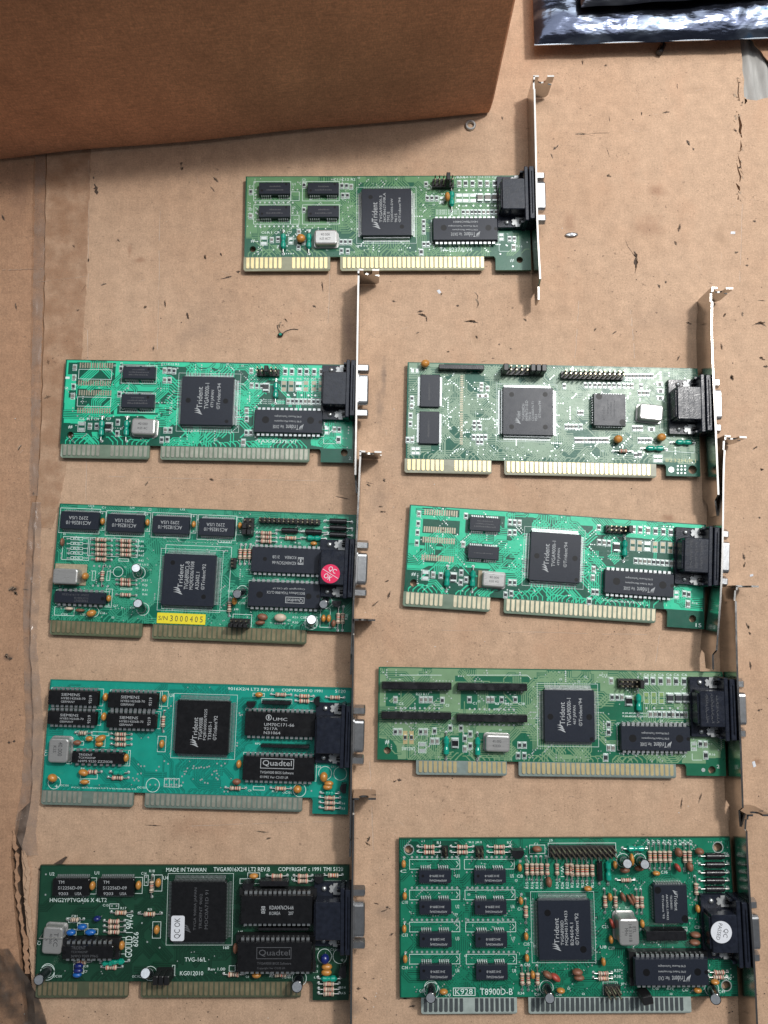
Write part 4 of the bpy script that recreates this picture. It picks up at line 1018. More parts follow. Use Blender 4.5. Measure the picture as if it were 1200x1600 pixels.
# ================================================================== antistatic bags
def bag_mat(name, base):
    m = mat(name, base, .20, metal=.92, spec=.6)
    nt = m.node_tree; b = nt.nodes['Principled BSDF']; geo = nt.nodes.new('ShaderNodeNewGeometry')
    n = nt.nodes.new('ShaderNodeTexNoise'); n.inputs['Scale'].default_value = 38; n.inputs['Detail'].default_value = 3; n.inputs['Roughness'].default_value = .6; n.inputs['Distortion'].default_value = .6
    mp = nt.nodes.new('ShaderNodeMapping'); mp.inputs['Scale'].default_value = (.55,1.4,1); nt.links.new(geo.outputs['Position'], mp.inputs[0]); nt.links.new(mp.outputs[0], n.inputs['Vector'])
    r = nt.nodes.new('ShaderNodeValToRGB'); r.color_ramp.elements[0].position = .44; r.color_ramp.elements[0].color = (base[0]*.3,base[1]*.3,base[2]*.35,1)
    r.color_ramp.elements[1].position = .66; r.color_ramp.elements[1].color = (.06,.27,.52,1); e = r.color_ramp.elements.new(.57); e.color = (*base,1)  # dark and blue patches: reflected room and sky painted into the film colour
    nt.links.new(n.outputs[0], r.inputs[0]); nt.links.new(r.outputs[0], b.inputs['Base Color'])
    n2 = nt.nodes.new('ShaderNodeTexNoise'); n2.inputs['Scale'].default_value = 90; n2.inputs['Detail'].default_value = 3; nt.links.new(mp.outputs[0], n2.inputs['Vector'])
    bp = nt.nodes.new('ShaderNodeBump'); bp.inputs['Strength'].default_value = .7; bp.inputs['Distance'].default_value = .0015; nt.links.new(n2.outputs[0], bp.inputs['Height']); nt.links.new(bp.outputs[0], b.inputs['Normal'])
    return m
def bag(name, c4, z, thick, amp, seed, matb, nx_=70, ny_=36):
    from mathutils import noise as mn
    m = MB(); vs = []
    for j in range(ny_+1):
        for i in range(nx_+1):
            a = i/nx_; b = j/ny_
            u = (c4[0][0]*(1-a)+c4[1][0]*a)*(1-b)+(c4[3][0]*(1-a)+c4[2][0]*a)*b; v = (c4[0][1]*(1-a)+c4[1][1]*a)*(1-b)+(c4[3][1]*(1-a)+c4[2][1]*a)*b
            e = min(1, min(a, 1-a)*9, min(b, 1-b)*7); x, y = W(u, v, z)
            q = mn.noise(Vector((x*.035+seed, y*.06, 0)))*1.0+abs(mn.noise(Vector((x*.09+y*.08, y*.16-x*.03, seed))))*.9+abs(mn.noise(Vector((x*.25, y*.4, seed*2))))*.3
            vs.append((x, y+.35*math.sin(i*.35)*(1-e), z+thick*math.sqrt(e)*.8+amp*q*e))
    m.add(vs, [(j*(nx_+1)+i, j*(nx_+1)+i+1, (j+1)*(nx_+1)+i+1, (j+1)*(nx_+1)+i) for j in range(ny_) for i in range(nx_)], 0, True)
    lo = [(p[0], p[1], z-.15) for p in vs]
    m.add(lo, [(j*(nx_+1)+i, (j+1)*(nx_+1)+i, (j+1)*(nx_+1)+i+1, j*(nx_+1)+i+1) for j in range(ny_) for i in range(nx_)], 0, False)
    return put(name, m.mesh(name, [matb]))
BM = bag_mat('static_shield_film', (.22,.255,.32))
o = bag('antistatic_bag', [(835,71),(1262,58),(1262,-190),(826,-190)], 9.5, 7, 2.6, 4, BM); tag(o, 'dark shiny antistatic bag with painted blue glints at the top right', 'antistatic bag')
# heat-sealed hem: the flat front edge strip of the lower bag
m = MB(); a_ = W(835,71.5,9.2); b_ = W(1262,58.5,9.2); m.box(0,0,0,math.hypot(b_[0]-a_[0],b_[1]-a_[1]),.7,.5)
h = put('seal_edge', m.mesh('seal_edge', [mat('bright_seal_edge', (.6,.66,.74), .25, metal=.8)]), None, (a_[0],a_[1],9.2), math.atan2(b_[1]-a_[1], b_[0]-a_[0])); mw = h.matrix_world.copy(); h.parent = o
o = bag('antistatic_bag', [(908,12),(1262,-14),(1262,-190),(895,-190)], 20, 5, 3.0, 9, bag_mat('silver_static_film', (.22,.23,.25))); tag(o, 'silvery antistatic bag lying on top of the dark one, its corner at the top edge', 'antistatic bag')
# the stack under the bags (their contents)
q = [W(852,45,9), W(1262,33,9), W(1262,-180,9), W(845,-180,9)]
m = MB(); m.rings([[(x,y,.2) for x,y in q],[(x,y,9.2) for x,y in q]], 0); o = put('cardboard_carton', m.mesh('cardboard_carton', [M_BOX])); tag(o, 'low brown carton underneath the antistatic bags at the top right', 'carton')

# ================================================================== loose bits
m = MB(); x, y = W(735.5,194.5,1.5)
hx = lambda r_, z, n=6, a0=15: [(r_*math.cos(R(a0+360/n*i)), r_*math.sin(R(a0+360/n*i)), z) for i in range(n)]
def annulus(m, ro, ri, z0, z1, no=18):
    O = [hx(ro*.93, z0, no), hx(ro, z0+.25, no), hx(ro, z1-.25, no), hx(ro*.90, z1, no)]
    I = [hx(ri*1.12, z1, no), hx(ri, z1-.3, no), hx(ri, z0, no)]
    m.rings(O+I, 0, False, False, False)
annulus(m, 3.0, 1.75, .05, 1.6); o = put('hex_nut', m.mesh('hex_nut', [M_TIN]), None, (x,y,0)); tag(o, 'small bright metal nut lying just in front of the box corner', 'nut')
m = MB(); x, y = W(1034,75,3); m.cyl((-1.4,-2.6,2.4),(1.2,2.8,2.4),1.9,1.7,14); m.cyl((-1.4,-2.6,2.4),(-1.5,-2.85,2.4),1.2,seg=12,mi=1); o = put('rubber_plug', m.mesh('rubber_plug', [M_PLASTIC, M_INK]), None, (x,y,0)); tag(o, 'small black rubber plug lying at the front edge of the dark antistatic bag', 'plug')
m = MB(); m.ell(2.1,1.4,1.2,1.3,10,6,0); m.ell(1.2,1.1,1.0,2.0,8,5,1)
m.path([(1.6,.6,1.2),(4,2.0,.9),(7,2.6,.5),(10,2.4,.4),(12.5,1.4,.3)], .22, 6, 2); m.path([(.6,1.2,1.2),(-.6,4.2,.8),(-.9,7.6,.4)], .2, 6, 2)
x, y = W(438,523,1.2); o = put('loose_capacitor', m.mesh('loose_capacitor', [M_SLEEVE, M_GREEN, M_INK]), None, (x,y,0), R(12)); o.scale = (.8,.8,.8); tag(o, 'tiny broken dark green component with bent wire leads on bare cardboard between the cards', 'component')
for (u, v, w_, h_, a, lab) in ((686,456,2.3,1.6,-60,'tiny white paper scrap on the cardboard in the gap right of the highest left card'),(1145,364,2.5,1.4,-5,'small white paper scrap near the crack at the right edge'),(1178,1194,1.5,3.0,15,'small white paper shred right of the third card of the right column'),(1174,899,1.8,1.2,10,'tiny white crumb right of the tilted mint card')):
    x, y = W(u, v); m = MB(); m.add([(-w_/2,-h_/2,.1),(w_/2,-h_/2*.8,.15),(w_/2*.9,h_/2,.5),(-w_/2*.9,h_/2*.9,.3)], [(0,1,2,3)], 0); m.add([(-w_/2,-h_/2,.0),(w_/2,-h_/2*.8,.0),(w_/2*.9,h_/2,.3),(-w_/2*.9,h_/2*.9,.15)], [(3,2,1,0)], 0)
    o = put('paper_scrap', m.mesh('paper_scrap', [M_WHITE]), None, (x,y,0), R(a)); tag(o, lab, 'paper scrap')
m = MB(); m.ell(3.6,1.4,.6,.7,16,6,0); m.ell(1.2,.9,.5,1.1,10,5,1); x, y = W(893,367,.5); o = put('metal_clip', m.mesh('metal_clip', [M_NICKEL, M_WHITE]), None, (x,y,0), R(3)); tag(o, 'small flat oval metal clip lying on the cardboard right of the top card', 'clip')
GOLD = mat('gold_contact', (0.78, 0.64, 0.34), 0.36, metal=0.65, var=0.10, vscale=300)
TINC = mat('dull_tin_contact', (0.40, 0.40, 0.33), 0.40, metal=0.5, var=0.25, vscale=250)
BRASSC = mat('worn_brass_contact', (0.30, 0.25, 0.15), 0.38, metal=0.5, var=0.30, vscale=250)
DARKC = mat('dark_contact', (0.10, 0.115, 0.12), 0.4, metal=0.4, var=0.2, vscale=250)
PALEG = mat('pale_gold_contact', (0.62, 0.56, 0.40), 0.4, metal=0.5, var=0.2, vscale=250)
BIOS = [('#logo', .08, .56, .15, .86), ('Trident', .15, .60, .36, .80), ('Ver. DX0E', .39, .62, .55, .78), ("©'90 Trident Microsystems", .12, .40, .50, .52), ("©'90 Phoenix Technologies", .12, .22, .50, .34)]
# BIOS lines are printed upside down: in the reading frame the big line is on top
BIOS = [('#logo', .27, .10, .34, .40), ('Trident', .35, .16, .53, .36), ('Ver. DX0E', .56, .20, .72, .34), ("©'90 Trident Microsystems", .31, .46, .70, .56), ("©'90 Phoenix Technologies", .31, .66, .70, .76)]

# ================================================================== card A (top, alone)
c = Card('olive green graphics card alone in the top row, just below the brown box',
         (384,275.6), (826,274), [(380.4,422.5),(515.8,422.3)], [(531.5,422.8),(757,422.5)], (381.5,401.7), [(774.6,421.9),(826.5,422)],
         ('emerald', (0.010,0.105,0.058)), ('olive', (0.13,0.285,0.135)), GOLD, ('straw', (0.30,0.30,0.20)), (387.1,509), (538.1,753.75),
         holes=[(395,389.2,1.7),(812,406,1.8)])
c.V(370,260,4.8)
c.pour([(68,78),(2110,72),(2110,400),(1330,400),(1330,120),(890,120),(890,460),(500,465),(240,470),(230,530),(66,530)])
c.pour([(250,590),(300,590),(335,640),(300,660)])
for k, (a, b) in enumerate(((165,118),(530,118),(165,292),(530,292))):
    c.chip('memory_chip', a, b, a+234, b+88, 'soj', 13, 180, [('#scr',.2,.3,.75,.42,1),('#scr',.3,.58,.65,.7,1)], skip=(5,6,7), dims=[(a+205,b+15,.7),(a+23,b+63,.7)])
    c.fr(a-38, b-5, a+240, b+142)
c.fr(405,190,470,258); c.fr(400,365,468,435)
c.vr(140,272,420,272,9); c.vr(140,450,455,450,10); c.vs((145,175),(145,213),(420,175),(455,175),(418,350),(455,350),(145,350))
for x, y in ((105,190),(103,370),(505,140),(503,325),(788,145),(823,145),(858,150),(795,217),(830,217)): c.smd(x, y)
c.smd(203,558,1,2,M_SOLDER); c.smd(262,550); c.smd(308,545); c.smd(405,558,1,1,M_SOLDER); c.smd(465,490); c.smd(463,605); c.smd(500,565)
for x, y in ((783,565),(815,565),(850,565),(785,632),(832,635)): c.smd(x, y)
for t_, x in (('C6',203),('R1',245),('C31',300),('C7',395)): c.t(t_, x-18, 488, x+18, 505)
c.t('C1',90,142,118,157); c.t('C2',90,315,118,330); c.t('C3',490,92,515,108); c.t('C11C12 R2',725,90,890,107); c.t('U1',415,125,440,143); c.t('U2',415,300,440,316); c.t('C8',448,462,478,476)
c.ind(348,560,1); c.ind(540,560,1); c.cap(480,538,0,4.6,5.0,4.2,name='tantalum_capacitor')
c.xtal(582,472,752,580,4.8,[('40.000',.28,.26,.68,.44),('KSS 8CT',.24,.56,.72,.72)])
c.t('#',105,548,135,572)
c.V(0,0,1)
c.chip('graphics_chip',564.8,294.4,643.3,367.7,'qfp',40,90,
   [('#logo',.12,.20,.30,.38),('Trident',.29,.21,.70,.32),('TVGA9000I-3',.28,.36,.84,.415),("26C86627-MR.A",.28,.435,.90,.485),('TM2 E',.28,.51,.50,.56),('TQ0D006-DW',.28,.585,.78,.635),('9615',.28,.66,.46,.71),("©Trident'94",.28,.735,.80,.785)],
   dims=[(579,308,1.2),(628,354,1.2)])
c.V(610,250,4.8)
c.header(315,152,475,212,5,2,caps=[(3,0,2)])
c.smds(175,(517,565,617,675,727,783),1,1); c.smds(285,(672,728,783),1,2,M_SMDK2)
for x in (515,565,620): c.smd(x,285,1,2,M_SOLDER)
c.smds(390,(548,580,612,640,668,700,732,762,793)); c.smds(285,(278,312,347)); c.smd(383,300,1,1,M_SOLDER); c.smd(268,180)
c.vr(515,228,785,228,6); c.vr(515,343,785,343,6)
for k in range(3): c.t('R3R4R5 R8R9R10', 345, 372+k*14, 525, 382+k*14)
for i, x in enumerate((517,565,617,675,727,783)): c.t(('R5','R6','R14','C14','C15','C16')[i], x-20, 122, x+20, 136)
c.cap(427,275,1,3.0,5.2,4.5,name='tantalum_capacitor'); c.ind(460,290,1)
c.chip('bios_chip',318,432,808,600,'dip',14,180,[('#logo',.27,.10,.34,.40),('Trident',.35,.16,.52,.36),('Ver. D4.01E',.55,.20,.72,.34),("©'90 Trident Microsystems",.31,.42,.70,.51),("©'90 Phoenix Technologies",.31,.58,.76,.67),('140G7BIAC04001',.31,.76,.68,.84)],dims=[(400,508,1.7),(735,508,1.7)])
for x, y in ((250,498),(250,535),(250,462),(252,630),(282,630),(895,590),(930,590)): c.smd(x, y)
c.smd(232,690,1,1); c.smd(925,655,1,1); c.smd(832,578,1,1,M_SOLDER)
c.t('TA-8237A/V4',368,658,612,688); c.t('R16',945,640,990,655); c.t('#',895,742,928,766)
c.ln((815,640),(815,685),(890,685)); c.vs((825,705),(918,798))
c.bracket([(833.2,119),(835.6,218.8),(838,349),(842.7,436)], 306, (840,469))
c.clear(860,735,1045,820)
c.finish(11, density=.8, micro=260, moat=3)

# ================================================================== cards B and G (same design)
def mint_card(label, geo, dark, light, contact, lam, views, dtext, mirror):
    (TL,TR,f16,f8,ft,tab,c16,c8,holes) = geo
    return Card(label,TL,TR,f16,f8,ft,tab,dark,light,contact,lam,c16,c8,holes=holes)
c = mint_card('mint green graphics card on the left, highest card of the left column',
   ((102.9,561.5),(552,570),[(94.2,715.6),(232.7,716.7)],[(250.4,717.7),(483.1,722.5)],(95.8,693.75),[(500.8,722.5),(551.9,722.5)],(100.4,226.5),(254.6,477.9),[(109.8,679.2,1.7),(537.9,707.3,1.9)]),
   ('jade',(0.003,0.085,0.052)),('mint',(0.03,0.56,0.32)),TINC,('grey_green',(0.17,0.23,0.17)),None,None,None)
c.V(90,550,4.8)
c.pour([(64,62),(1200,75),(2200,110),(2215,730),(2065,728),(2065,800),(1995,800),(1990,715),(1900,700),(1900,650),(2000,640),(2010,420),(1940,230),(1200,190),(1180,120),(900,110),(770,95),(770,560),(640,480),(480,480),(230,500),(170,540),(45,530)])
c.pour([(255,600),(300,600),(318,640),(290,665),(265,655)])
c.clear(85,80,150,170); c.clear(150,75,428,250); c.clear(85,285,145,345); c.clear(138,275,420,470); c.clear(470,90,765,250); c.clear(455,290,750,470)
for (x0,y0,x1,y1) in ((172,100,410,102),(160,232,395,235),(165,305,398,308),(153,438,390,441)): c.padrow(x0,y0,x1,y1,14,.75,2.9)
c.fr(160,128,405,208); c.fr(150,335,398,412)
c.chip('memory_chip',490,105,728,203,'soj',13,180,[('#scr',.2,.28,.8,.4,1),('#scr',.2,.48,.8,.58,1),('#scr',.3,.68,.7,.76,1)],skip=(6,),dims=[(685,128,.8)])
c.chip('memory_chip',480,312,720,420,'soj',13,180,[('#scr',.2,.28,.8,.4,1),('#scr',.2,.48,.8,.58,1),('#scr',.3,.68,.7,.76,1)],skip=(6,),dims=[(678,340,.8)])
c.fr(483,95,740,240); c.fr(475,302,730,455)
for x, y in ((127,115),(122,190),(118,258),(112,330),(475,125),(462,315),(802,138),(838,138),(873,142),(803,210),(838,210),(240,555),(292,555),(450,525),(446,610),(808,585),(843,585),(780,658),(822,655)): c.smd(x, y)
c.smd(180,560,1,2,M_SOLDER); c.smd(385,562,1,2,M_PLASTIC)
for t_, x in (('C6',183),('R1',240),('C34',292),('C7',383)): c.t(t_, x-18, 492, x+18, 512)
c.t('C11C12 R2',778,82,912,100); c.t('1',60,185,90,202); c.t('2',52,262,82,278)
c.ind(328,572,1); c.ind(515,572,1)
c.xtal(555,495,727,620,4.8,[('40.000',.28,.26,.68,.42),('KSS 4C',.28,.54,.68,.68)],ang=-1.5)
c.t('#',80,550,112,575); c.vr(150,480,600,485,6,.4)
c.V(0,0,1)
c.chip('graphics_chip',284.6,587.5,362.8,665,'qfp',40,90,[('#logo',.20,.25,.35,.42),('Trident',.34,.31,.78,.41),('TVGA9000i-1',.33,.45,.86,.53),('4T9 JAPAN',.36,.57,.72,.64),("©Trident'94",.33,.68,.86,.75)],dims=[(294,625.5,1.4),(352.4,626.7,1.4),(354,658.5,1)])
c.V(330,550,4.8)
c.header(345,132,512,185,5,2,caps=[(2,0,2)])
c.smds((145,148),(555,605,665,715,772,828),1,1); c.smd(300,140); c.smds((250,255),(303,342,378)); c.smd(412,265,1,2,M_PLASTIC)
c.ind(483,288,1)
for x in (545,600,710,770,825): c.padpair(x,256)
c.smd(657,256,1,2,M_SOLDER); c.smds((368,374),(578,610,640,673,705,735,768,800,832))
for x in (552,600,660,715,770,825): c.t('R6',x-18,193,x+18,208)
for k in range(3): c.t('R3R4R5R8R9', 370, 355+k*14, 545, 365+k*14)
c.vr(575,322,832,328,6,.6)
c.chip('bios_chip',325,428,832,612,'dip',14,180,BIOS,dims=[(408,508,1.9),(745,513,1.9)])
for x, y in ((265,440),(265,500),(263,605),(297,605),(925,580),(960,582)): c.smd(x, y)
c.smd(240,678,1,1); c.smd(955,657,1,1); c.smd(865,590,1,1,M_SOLDER); c.vr(860,560,860,605,2,.6)
c.t('TAX-8237E-V1',345,655,635,685); c.t('R16',985,640,1020,655); c.ln((843,650),(843,688),(925,688)); c.t('2',1030,785,1050,808)
c.bracket([(558.9,421.3),(556.8,554),(554.3,719),(553.9,742)], 609, (555.9,771))
c.clear(915,735,1065,815)
c.finish(12, density=.8, micro=130)

c = mint_card('bright mint graphics card tilted clockwise, second card of the right column',
   ((640.2,788.2),(1103.3,819.7),[(629.1,945.8),(765.2,955)],[(786.8,957.7),(1024,977)],(633,924),[(1042.2,979.5),(1098.2,983)],(636.25,763),(793.3,1021),[(646.4,910.7,1.9),(1082.3,966.7,1.9)]),
   ('jade',(0.003,0.085,0.052)),('mint',(0.03,0.56,0.32)),PALEG,('grey_green',(0.17,0.23,0.17)),None,None,None)
c.V(620,780,4.615)
c.pour([(95,40),(1200,110),(2230,185),(2235,920),(2040,905),(2040,870),(1930,860),(1920,690),(2060,600),(2050,470),(1980,300),(1250,240),(1200,160),(800,110),(780,520),(640,500),(480,490),(230,480),(160,515),(72,500)])
c.pour([(262,590),(300,592),(330,640),(295,658)])
c.clear(185,60,450,130); c.clear(190,140,450,260); c.clear(170,268,420,350); c.clear(165,355,430,470); c.clear(500,105,775,260); c.clear(490,310,765,470)
for (x0,y0,x1,y1) in ((205,92,432,105),(200,215,418,228),(192,290,412,304),(184,418,404,434)): c.padrow(x0,y0,x1,y1,14,.8,3.0,M_PADTAN)
c.chip('memory_chip',528,124,745,238,'soj',13,180,[('#scr',.15,.28,.85,.4,1),('#scr',.2,.48,.8,.58,1),('#scr',.25,.68,.75,.78,1)],skip=(6,))
c.chip('memory_chip',515,330,735,440,'soj',13,180,[('#scr',.2,.42,.8,.5,1)],skip=(6,))
for x, y in ((160,105),(155,175),(150,240),(145,315),(499,120),(480,325),(817,165),(851,168),(886,170),(816,240),(851,240),(263,545),(318,550),(465,530),(462,600),(500,580),(818,600),(850,602),(785,690),(826,680)): c.smd(x, y)
c.smd(207,548,1,2,M_SOLDER); c.smd(408,562,1,2,M_PLASTIC)
c.ind(363,572,1); c.ind(548,575,1)
c.xtal(620,522,783,640,4.8,[('40.000',.3,.26,.7,.42),('KSS 4G',.3,.54,.7,.68)],ang=-1)
c.box('foam_tape',588,512,612,640,.2,1.0,M_FOAM)
c.t('#',105,527,138,555)
c.V(0,0,1)
c.chip('graphics_chip',829.75,830,905.9,911.8,'qfp',40,90,[('#logo',.17,.23,.35,.38),('Trident',.33,.28,.76,.38),('TVGA9000i-1',.31,.43,.83,.50),('4T9 JAPAN',.34,.54,.69,.60),("©Trident'94",.31,.66,.82,.73)],dims=[(838.8,868.4,1.4),(898.4,872.5,1.4),(900.5,906,1)])
c.V(870,780,4.286)
c.header(325,175,478,235,5,2,caps=[(4,0,2)])
c.smd(283,190); c.smds((202,222),(515,560,612,663,715,765),1,1); c.smds((288,294),(285,318,350)); c.smd(398,320,1,2,M_PLASTIC)
c.ind(455,330,1)
for x, y in ((508,308),(555,312),(658,320),(710,323),(760,326)): c.padpair(x, y)
c.smd(606,315,1,2,M_SOLDER); c.smds((412,430),(530,560,590,620,650,678,708,738,768))
for k in range(3): c.t('R3R4R5R8R9', 340, 345+k*26, 480, 358+k*26)
c.chip('bios_chip',322,470,785,660,'dip',14,180,BIOS,dims=[(400,550,1.9),(710,575,1.9)])
for x, y in ((248,468),(243,525),(245,620),(270,622),(855,632),(885,638)): c.smd(x, y)
c.smd(218,685,1,1); c.smd(880,702,1,1); c.smd(800,640,1,1,M_SOLDER)
c.t('TAX-8237E-V1',330,672,578,702); c.t('15',930,830,968,858); c.t('R16',905,688,942,704)
c.bracket([(1132,681),(1129,735),(1128.4,800),(1127.5,860),(1125.5,922),(1118,1016)], 871, (1112,1046), emb=True)
c.clear(830,790,985,870)
c.finish(13, density=.8, micro=140)

# ================================================================== card F (R1)
c = Card('pale olive graphics card with fine silvery traces, highest card of the right column',
   (636.9,565.8),(1090,575.6),[(631.9,739.2),(768,740.3)],[(787.9,741.8),(1025.6,745.7)],(634,716.4),[(1041.2,743.5),(1093.2,744.6)],
   ('teal',(0.005,0.10,0.062)),('sage',(0.235,0.345,0.245)),GOLD,('sand',(0.33,0.33,0.25)),(638.9,764.1),(794.4,1013.5),
   holes=[(1082.3,733.8,2.3)], spec=.32)
c.V(620,555,4.615)
c.pour([(80,52),(340,60),(340,130),(170,130),(150,400),(160,660),(70,700)]); c.pour([(1750,90),(2170,95),(2175,760),(1900,760),(1700,620),(1650,480),(1700,330)]); c.pour([(600,440),(720,450),(700,520),(620,560)]); c.pour([(1130,400),(1320,420),(1300,520),(1140,540)])
c.cap(205,60,0,4.2,4.8,4.2,a=12,name='tantalum_capacitor'); c.smd(130,112,0,1,M_SOLDER)
c.bar(302,62,632,106,4.2,'resistor_network',.3)
c.header(752,92,1060,150,8,2,caps=[(0,0,2),(5,0,2),(6,0,2),(7,0,2)])
c.chip('memory_chip',172,138,308,374,'tsop',32,0,[('#scr',.42,.2,.5,.8,1)],top=1.8,m=None)
c.chip('memory_chip',166,403,304,640,'tsop',32,0,[('#scr',.42,.2,.5,.8,1)],top=1.8)
c.padrow(470,150,466,400,20,.5,1.6,M_PADTAN,False); c.padrow(466,420,466,640,18,.5,1.6,M_PADTAN,False)
for x, y in ((110,312),(80,610),(112,610),(610,240),(655,240),(612,215),(560,490),(590,490),(560,520),(600,520),(555,590),(585,590),(612,590),(640,590),(585,625),(612,625)): c.smd(x, y)
c.smd(600,292,0); c.smd(640,292,0); c.smd(108,365); c.smd(120,690,1,1,M_SOLDER); c.smd(150,690,1,1,M_SOLDER); c.smd(100,435); c.smd(98,495)
c.V(0,0,1)
c.chip('graphics_chip',785.8,604.4,864.9,680.7,'qfp',52,90,[('#logo',.22,.22,.34,.36),('Trident',.33,.27,.50,.35),('TVGA9200CXr',.30,.38,.66,.43),('04396721-SI.D',.30,.445,.72,.495),('TM2 D',.30,.51,.48,.555),('CQ1600AT6-T1',.30,.57,.70,.62),('9503',.30,.63,.44,.68),("©Trident'94",.36,.70,.72,.75)],dims=[(799.4,616.3,1.3),(851.8,616.3,1.3),(799.4,666.8,1.3),(852,667.3,1.3)])
c.V(870,555,4.615)
c.header(28,122,475,180,13,2,bent=1)
c.smds(150,(505,530,555,582,608,632,658,685)); c.smds((215,220),(210,243,276,310,345,380,415,450,485,515,542))
c.smd(610,225); c.smds(272,(598,628,655)); c.smd(742,207,0,1); c.smd(748,257,0,1); c.smd(745,307,0,1); c.smd(160,415); c.smd(182,415)
c.smds(515,(70,95,118,142,175)); c.smds(612,(140,162,186,212,238,262,290,316,340,364)); c.smds(527,(558,585,610)); c.smd(683,532,0,1); c.smds(614,(598,624,650,674)); c.smd(1140//2,720)
c.smd(55,222); c.smd(600,715,1,1)
c.chip('ramdac_chip',265,275,500,512,'plcc',11,90,[('#logo',.15,.24,.30,.36,1),('Trident',.30,.26,.62,.36,1),('#scr',.3,.42,.8,.47,1),('#scr',.3,.52,.75,.57,1),('#scr',.3,.62,.8,.67,1)],dims=[(305,297,1.7),(475,485,1.7)])
c.xtal(597,350,770,470,5.2,[('#scr',.2,.25,.8,.38),('#scr',.3,.52,.7,.62)],ang=-5,m=M_XTAL)
c.cap(443,605,0,4.4,4.8,4.2,a=15,name='tantalum_capacitor'); c.cap(755,592,0,4.4,4.9,4.2,a=15,name='tantalum_capacitor')
c.ind(708,672,0,8.5,13); c.ind(915,628,0,7.6,12)
c.res(480,690,0,4.2,10,k=1)
c.t('8232H/R1',782,745,1003,775,0,1); c.smd(712,745,1,1,M_SOLDER); c.smd(745,745,1,1,M_SOLDER)
for j in range(3): c.vr(872,800+j*25,925,800+j*25,3,.5)
c.via.disc(*c.L(825,825),.1,1.5,14)
c.ln((770,690),(990,705),(990,640))
c.bracket([(1111.5,449.8),(1110,521),(1115.4,635),(1121,773)], 632, (1118.5,806), emb=True)
c.finish(14, density=2.6, pitch=4, moat=0, micro=260)
# ================================================================== card C
c = Card('green graphics card with a yellow serial label and a red QC OK sticker',
   (93.3,786.5),(554,804.2),[(77.3,992),(221,997.5)],[(237.3,998),(478.3,1006.3)],(79.4,968.75),[(479.5,985.5),(549,987.5)],
   ('bottle',(0.005,0.13,0.078)),('spring',(0.04,0.31,0.19)),BRASSC,('khaki',(0.11,0.13,0.075)),(82.9,213.75),(241.9,473.8),gap=False)
c.V(70,775,4.8)
c.pour([(112,58),(460,72),(1130,95),(1700,130),(2280,155),(2280,420),(2230,420),(2230,200),(1600,170),(112,90)])
ML = [('AC518256-10',.20,.27,.84,.47),('2292 USA',.28,.55,.78,.73)]
for (a, b, x, y) in ((122,112,398,255),(468,132,737,275),(812,147,1080,288)):
    c.chip('memory_chip',a,b,x,y,'soj',17,180,ML,m=None,bare=False); c.fr(a-3,b-25,x+9,y+32)
for x, y in ((433,190),(770,198),(1117,212)): c.cap(x,y,1,2.2,3.6,3.0); c.fr(x-22,y-75,x+18,y+68); c.vs((x,y-60),(x,y+52))
c.t('U15',330,66,370,82); c.t('U4',640,80,672,95); c.t('U5',1015,93,1052,108); c.t('C1',430,78,455,94); c.t('C2',778,92,800,110)
for y in (320,357,393,428,465): c.fr(195,y-13,285,y+12); c.ln((170,y),(195,y)); c.ln((285,y),(310,y)); c.vs((170,y),(318,y)); c.t('R5',215,y-7,262,y+6)
c.fr(140,302,330,485); c.fr(330,308,695,462)
for y in (328,368,402,436,475): c.res(420,y,0,5.8,10)
for y in (337,372,408,442): c.res(606,y,0,5.8,10)
c.fr(555,468,630,492)
for k, y in enumerate((340,376,412,446,484)): c.t('R%d' % (46-k), 705, y-8, 742, y+8)
c.cap(130,345,1,1.8,4.4,3.5,M_BROWN); c.vs((125,430),(125,465))
c.box('foam_tape',78,505,305,672,.3,.9,M_FOAM)
c.xtal(62,540,240,664,6.4,(),m=M_XTAL,base=False)
c.cap(303,602,0,3.2,4.0,5.0,M_ORANGE,a=80)
c.res(430,600,1,5.4,10); c.fr(358,560,378,635); c.fr(468,562,488,635); c.vr(370,525,490,528,4,.6); c.vr(362,672,475,676,4,.6)
c.ring(550,568,38); c.elec(705,575,683,540,2.3,9.5); c.elec(733,848,697,805,2.3,10)
for y in (630,662,742): c.res(605,y,0,5.6,10)
c.fr(568,688,655,706)
for k, y in enumerate((632,666,705,738)): c.t('R%d' % (21+k*5), 733, y-8, 770, y+8)
c.t('C15',645,765,680,780); c.t('C31',640,830,675,846); c.t('C8 U12',690,505,778,523)
c.chip('clock_chip',72,712,446,815,'dip',9,180,[('TRIDENT',.32,.18,.60,.36),('TCK9001B',.32,.42,.60,.56),('23NP 4119 P1Z2E',.32,.66,.84,.80)],mk=M_MARKDIM)
c.fr(460,695,500,835); c.cap(480,768,1,2.4,3.6,3.2); c.t('C17',512,815,548,832); c.vs((487,715),(483,822))
c.cap(182,845,0,1.8,4.2,3.2,M_RTAN); c.cap(262,857,0,1.8,4.8,3.6,M_BROWN); c.cap(348,880,0,3.6,5.0,4.4,a=20,name='tantalum_capacitor'); c.ring(368,868,40)
c.fr(75,828,220,900); c.t('C24',125,878,170,895); c.t('C25',265,880,305,897); c.t('C16',415,868,452,886)
c.V(0,0,1)
c.chip('graphics_chip',256.8,864.6,333.0,948.3,'qfp',40,90,[('#logo',.20,.20,.36,.40),('Trident',.34,.30,.80,.39),('TVGA8900CL-B',.32,.42,.86,.50),('MQ9DD06/9308',.32,.52,.86,.60),('A32602.1',.32,.63,.66,.70),("©Trident'92",.32,.74,.82,.81)],dims=[(270,879,1.2),(318,932.5,1.2)])
lb = MB(); r = c.rc(245.8,957,320.4,976.5,.6); lb.rbox(r[0],r[1],.45,r[2],r[3],.6,.3,.05,0,2)
